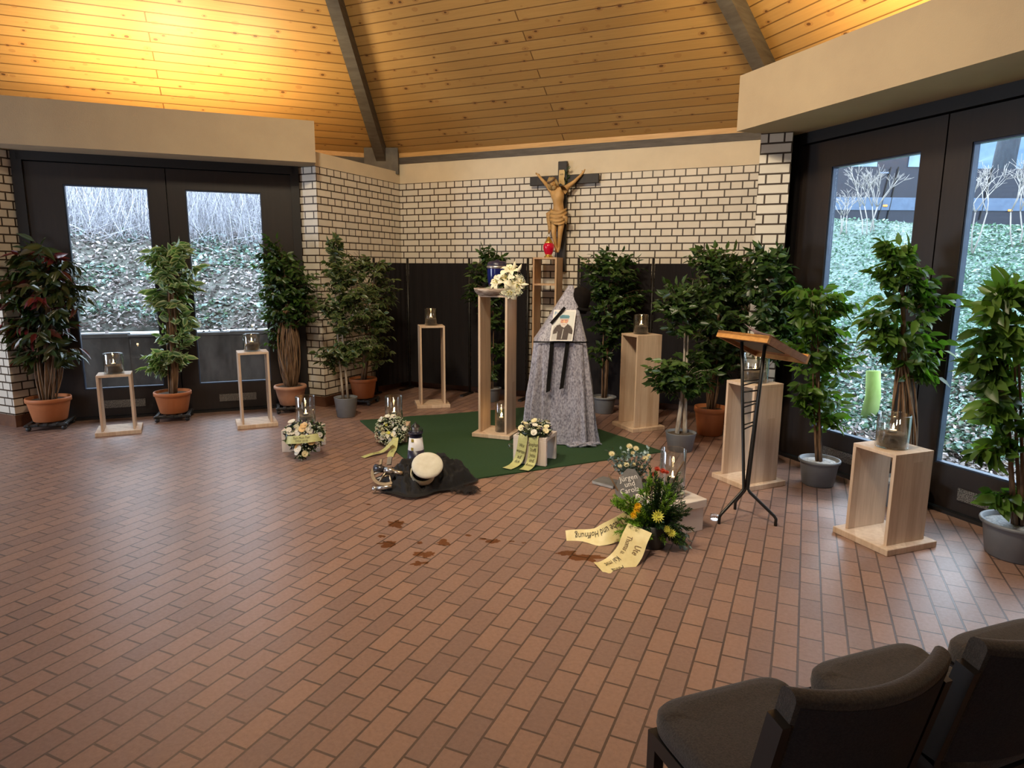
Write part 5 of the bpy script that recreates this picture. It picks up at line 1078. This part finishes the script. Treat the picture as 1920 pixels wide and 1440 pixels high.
mb = MB(); mb.tube([SP(0, .03, .014), SP(-.045, -.06, .014)], [.008, .005], 8); mb.build('index_arm', 'brass', sx)
mb = MB(); mb.tube([SP(-.06, -.105, .004), SP(.04, -.10, .004)], [.014, .012], 12); mb.build('micrometer_drum', 'silver', sx)
mb = MB(); mb.blob(SP(-.072, -.106, .006), .018, 12, 8); mb.build('knob', 'silver', sx)

# ================================================================== FRONT ARRANGEMENT WITH SASH, SLATE ARRANGEMENT
random.seed(44)
fb = ground(1222, 1022); fa = thing('fir_arrangement', 'large fir and yellow flower arrangement with cream sash ribbons, in front', 'flowers', (fb.x, fb.y, 0))
mb = MB(); mb.lathe([(0, 0), (.075, 0), (.080, .01), (.098, .15), (.092, .15), (.088, .13), (0, .13)], 28); mb.build('pot', 'dolly', fa)
def spray(mb, p, d, L, needle, n, spread=.75, upb=0):
    d = V(d).normalized(); a = d.orthogonal().normalized(); b = d.cross(a); mb.tube([p, p + d * L * .5 + V((0, 0, .01)), p + d * L], [.003, .0025, .001], 4)
    for i in range(n):
        f = .08 + .92 * i / n; th = rnd(0, 2 * PI); o = a * math.cos(th) + b * math.sin(th); dd = d * (.55 + .6 * f) + o * spread + V((0, 0, upb)); mb.leaf(p + d * L * f, dd, rdir(), needle * rnd(.7, 1.1) * (1.1 - .4 * f), needle * .15, rnd(0, 1), .02, .05)
gf, gl = MB(), MB()
FB = V((fb.x, fb.y, 0))
for px, py in ((1150, 935), (1150, 945), (1165, 932), (1200, 915), (1230, 890), (1255, 900), (1222, 880), (1215, 875), (1285, 945), (1290, 985), (1270, 960), (1275, 1005), (1250, 990), (1215, 985), (1175, 965), (1240, 955), (1205, 940), (1262, 1010), (1288, 965), (1185, 990), (1235, 1000)):
    e = upright(px, py, FB) - FB; e += FH * rnd(-.12, .03); s_ = V((rnd(-.03, .03), rnd(-.03, .03), .14)); d = e - s_
    spray(gf if px > 1200 else gl, s_ + d * .25, d, d.length * .78, .040, 95)
for k in range(60):
    qx = rnd(1150, 1288); e = upright(qx, rnd(922 if qx < 1205 else 885, 1005), FB) - FB + FH * rnd(-.15, .03); s_ = V((0, 0, .13)); d = e - s_; spray(gf if (random.random() < (e.dot(RH) + .1) * 4) else gl, s_ + d * .3, d, d.length * .7, .036, 70, .85)
for k in range(36): d = rdir(); d.z = abs(d.z) * .5 + .05; d += RH * .25; spray(gf, V((0, 0, .13)), d, rnd(.12, .20), .038, 60)
for px, py in ((1165, 940), (1180, 930), (1155, 935), (1205, 912), (1215, 895), (1238, 905), (1252, 925), (1265, 1000), (1205, 970), (1180, 985), (1190, 955)):
    e = upright(px, py, FB) - FB - FH * .07
    for j in range(4): spray(gl, e - V((0, 0, .03)) + rdir() * .02, V((rnd(-.6, .6), rnd(-.6, .6), .9)), .055, .030, 34, .9)
gf.build('fir_branches', 'fir', fa); gl.build('lime_cypress', 'lime', fa)
def fpos(px, py, off=-.10): return upright(px, py, FB) - FB + FH * off
for k, (px, py) in enumerate(((1188, 946), (1182, 955), (1190, 938))): mum(fpos(px, py), -FH + V((rnd(-.2, .2), 0, rnd(.3, .6))), .026).build('yellow_bloom', 'yellow', fa)
for px, py, r in ((1225, 955, .042), (1250, 985, .030), (1242, 978, .026), (1198, 990, .022), (1206, 990, .020)): mum(fpos(px, py, -.12), -FH + V((0, 0, .5)), r).build('carnation', 'paleyellow', fa)
for px, py, r in ((1232, 880, .022), (1243, 884, .024), (1226, 890, .020), (1250, 886, .018)): mum(fpos(px, py, .0), -FH * .6 + V((0, 0, .9)), r).build('red_bloom', 'berry', fa)
mb = MB()
for p in ((1200, 932), (1208, 928), (1275, 920)): mb.blob(fpos(*p, -.05), .014, 8, 6)
mb.build('seed_heads', 'gyps', fa)
mb = MB(); mb.tube([fpos(1262, 905, 0), fpos(1270, 885, 0), fpos(1283, 865, 0)], [.003, .005, .004], 6); mb.build('cattail', 'bark', fa)
mb = MB()
for k in range(40): p = fpos(rnd(1268, 1288), rnd(995, 1020), rnd(-.06, .02)); mb.leaf(p, V((rnd(-.4, 1), rnd(-1, .2), rnd(-.8, .3))), rdir(), .035, .016, rnd(0, 1))
mb.build('blue_sprigs', 'euca', fa)
# sash ribbon pointing left (text upside-down to the viewer) and one coming forward
P_ = lambda px, py, z: ground(px, py, z) - FB
pts = smooth_path([P_(1186, 972, .13), P_(1160, 990, .085), P_(1128, 1004, .045), P_(1095, 1010, .012), P_(1062, 1012, .004)])
at, Lr, rb = ribbon(pts, lambda u: (V((.30, .60, .85 - .55 * u))), .135, 'ribbony', fa, 'sash'); letters(lambda s, x, h=0: at(s, x, -h), [('In Liebe und Hoffnung', .064, Lr * .47, .022, 'flip', .64)], 'ink', rb, .003)
pts = smooth_path([P_(1200, 990, .16), P_(1190, 1010, .115), P_(1180, 1036, .055), P_(1160, 1058, .012), P_(1126, 1068, .004)])
at2, Lr, rb = ribbon(pts, lambda u: V((.93, .2 + .5 * u, .0 - .0 * u)), .15, 'ribbony', fa, 'sash'); letters(lambda s, x, h=0: at2(s, x, h), [('Thomas u.', .045, Lr * .36, -.03, 'along', .7), ('Ute', .055, Lr * .36, .03, 'along', .7)], 'inkbrown', rb, .003); letters(lambda s, x, h=0: at2(s, x, h), [('Kai mit', .050, Lr * .74, -.03, 'along', .75), ('Anna', .050, Lr * .76, .032, 'along', .75)], 'ink', rb, .003)
# slate arrangement behind it
sb_ = ground(1188, 920); SB = V((sb_.x, sb_.y, 0)); sa_ = thing('slate_arrangement', 'eucalyptus and cream flower arrangement with lettered grey slate', 'flowers', SB)
spos = lambda px, py, off=0: upright(px, py, SB) - SB + FH * off
mb = MB(); mb.lathe([(0, 0), (.085, 0), (.10, .08), (.092, .08), (0, .07)], 24); mb.build('pot', 'dolly', sa_)
eu, gr = MB(), MB()
for k in range(60):
    e = spos(rnd(1140, 1225), rnd(842, 890), rnd(-.10, .12)); s_ = V((rnd(-.03, .03), rnd(-.03, .03), .07))
    (eu if k % 3 else gr).tube([s_, (s_ + e) / 2 + rdir() * .01, e], .0016, 4)
    for j in range(7): f = .5 + .5 * j / 6; d = rdir() + V((0, 0, .3)); (eu if k % 3 else gr).leaf(s_.lerp(e, f), d, rdir(), .028, .021 if k % 3 else .010, rnd(0, 1), .05, .1)
eu.build('eucalyptus', 'euca', sa_); gr.build('greenery', 'greens', sa_)
for px, py, r in ((1178, 834, .028), (1190, 838, .026), (1184, 846, .020), (1145, 848, .028), (1172, 868, .026), (1160, 870, .020), (1208, 857, .028), (1214, 851, .018), (1200, 872, .018), (1186, 868, .022)): mum(spos(px, py, -.05), -FH * .7 + V((0, 0, .8)), r).build('cream_bloom', 'rose', sa_)
sN = toward(.50); sU = (V((0, 0, 1)) - sN * sN.z).normalized(); sR = sU.cross(sN); so = spos(1172, 897, -.14); lean = R(-12); sx_, sy_ = sR * math.cos(lean) - sU * math.sin(lean) * -1, sU * math.cos(lean) + sR * math.sin(lean) * -1
sx_ = (sR * math.cos(lean) - sU * math.sin(lean)); sy_ = (sR * math.sin(lean) + sU * math.cos(lean))
out = [(-.11, -.10), (.09, -.10), (.105, .02), (.075, .10), (.02, .115), (-.055, .06), (-.105, -.01)]
mb = MB(); mb.prism([so + sx_ * x + sy_ * y - sN * .008 for x, y in out], sN * .010); sl_o = mb.build('slate', 'slate', sa_)
mb = MB()
for txt, x0, y0, z_ in (('Jürgen', .012, .045, .056), ('und', .010, .0, .056), ('Carola', -.002, -.045, .056)):
    vs, fs = text_geo(txt, z_, .95); mb.add([so + sx_ * (x0 + x) + sy_ * (y0 + y) + sN * .0035 for x, y in vs], fs)
mb.build('lettering', 'whiteink', sl_o)
mb = MB(); mb.tube([spos(1196, 945, -.05), spos(1200, 905, -.05), spos(1203, 870, -.05)], .004, 6); mb.build('dark_stick', 'bark', sa_); mb = MB(); mb.tube([spos(1135, 876, -.16), spos(1155, 912, -.16), spos(1163, 930, -.16)], .006, 6); mb.build('dark_stick', 'bark', sa_)
g0 = ground(1140, 908); gb = thing('grey_card', 'flat grey card box with pale striped edge lying left of the slate', 'card', (g0.x, g0.y, 0), R(-18))
mb = MB(); mb.box((0, 0, .014), (.20, .15, .028), bev=.003); mb.build('cover', 'slate', gb); mb = MB(); mb.box((0, -.076, .014), (.19, .004, .018)); mb.box((-.101, 0, .014), (.004, .14, .018)); mb.build('pale_edge', 'slatelight', gb)
# small clear foot at the white box, pebble at the block
for px, py, lab in ((1340, 974, 'small clear plastic disc on the floor beside the lidded box'), (959, 842, 'small clear plastic disc on the carpet beside pink-white block')):
    p = ground(px, py); z_ = 0 if px > 1000 else .012
    mb = MB(); mb.lathe([(0, 0), (.028, 0), (.032, .012), (.030, .035), (0, .037)], 20); tag(mb.build('plastic_disc', 'glass', loc=(p.x, p.y, z_)), lab, 'disc', 'clear plastic discs')
# wet patches left by watering
def patch(px, py, rx, ry, seed):
    c = ground(px, py); dd = depth_at(c); mb = MB(); n = 40; pts = []
    e1 = (ground(px + rx, py) - c); e2 = (ground(px, py - ry) - c)
    for i in range(n): a = 2 * PI * i / n; q = .62 + .55 * noise.noise(V((math.cos(a) * 1.6, math.sin(a) * 1.6, seed * 3.1))) + .25 * noise.noise(V((math.cos(a) * 5, math.sin(a) * 5, seed))); pts.append(c + e1 * math.cos(a) * q + e2 * math.sin(a) * q)
    mb.add([c + V((0, 0, .0012))] + [p + V((0, 0, .0012)) for p in pts], [(0, 1 + i, 1 + (i + 1) % n) for i in range(n)]); o = mb.build('water_spill', 'wet'); return tag(o, 'dark wet patch on the clay pavers in front of the turf', 'wet patch', 'wet patches on the floor', 'stuff')
for i, a in enumerate(((742, 982, 26, 9), (728, 1020, 30, 8), (715, 1006, 10, 4), (798, 1040, 30, 10), (786, 1056, 22, 7), (830, 1018, 20, 7), (786, 1018, 9, 3), (878, 1004, 8, 3), (926, 1015, 24, 6), (905, 1011, 12, 3), (960, 1015, 8, 2), (982, 1018, 8, 2), (1060, 1038, 34, 6), (1100, 1046, 40, 10), (690, 946, 6, 2))): patch(*a, i + 1)
SKY, UPL, UPR, LAMP, LAMP2, SIDE, REAR, EXPO = 7.8, 30, 42, 112, 66, 210, 42, 0.0

# ================================================================== LIGHT AND CAMERA
def area(name, loc, target, sx, sy, power, col, spread=PI):
    l = bpy.data.lights.new(name, 'AREA'); l.shape = 'RECTANGLE'; l.size = sx; l.size_y = sy; l.energy = power; l.color = col; l.spread = spread
    o = bpy.data.objects.new(name, l); COL.objects.link(o); o.location = loc; o.rotation_euler = (V(target) - V(loc)).to_track_quat('-Z', 'Y').to_euler(); return o
w = bpy.data.worlds.new('overcast_sky'); bpy.context.scene.world = w; w.use_nodes = True
bg = w.node_tree.nodes['Background']; bg.inputs[0].default_value = (.72, .86, 1.0, 1); bg.inputs[1].default_value = SKY
WARM = (1.0, .76, .38)
tl = V((NL.y, -NL.x, 0)); tr = V((NR.y, -NR.x, 0))
for s_, f_ in ((-1.55, .7), (-.75, 1.3), (.05, .7)):
    pl = NL * 8.12 + tl * s_ + V((0, 0, 3.04)); area('uplight_left', pl, pl + V((0, 0, 1)) - NL * .05, .6, .10, UPL * f_, WARM)
for s_, f_ in ((-3.9, .6), (-3.1, 1.0), (-2.3, 1.0)):
    pr = NR * 4.12 + tr * s_ + V((0, 0, 3.04)); area('uplight_right', pr, pr + V((0, 0, 1)) - NR * .05, .6, .10, UPR * f_, WARM)
area('niche_lamp', (-2.9, 2.6, 5.0), (-2.9, 7.3, 1.5), .45, .45, LAMP, (1.0, .83, .58), R(140))
area('front_lamp', (-1.3, 1.9, 4.9), (-.9, 4.9, .4), .45, .45, LAMP2, (1.0, .83, .60), R(110))
area('west_daylight', (-8.7, .4, 1.55), (-7.0, 1.2, 1.2), 2.2, 2.0, SIDE, (.74, .85, 1.0))
area('south_daylight', (-3.6, -4.3, 1.9), (-3.2, 0, 1.2), 2.4, 2.0, REAR, (.85, .90, 1.0))
cd = bpy.data.cameras.new('camera'); cd.sensor_width = 36; cd.lens = 36 * F / 1920; cd.clip_start = .05; cd.clip_end = 200
cam = bpy.data.objects.new('camera', cd); COL.objects.link(cam)
m4 = Matrix((CR, CU, -CF)).transposed().to_4x4(); m4.translation = CAM; cam.matrix_world = m4
sc = bpy.context.scene; sc.camera = cam
sc.view_settings.view_transform = 'Standard'; sc.view_settings.look = 'None'; sc.view_settings.exposure = EXPO; sc.view_settings.gamma = 1.0
sc.cycles.max_bounces = 7; sc.cycles.diffuse_bounces = 4; sc.cycles.transparent_max_bounces = 16; sc.cycles.caustics_reflective = False; sc.cycles.caustics_refractive = False; sc.cycles.sample_clamp_indirect = 6
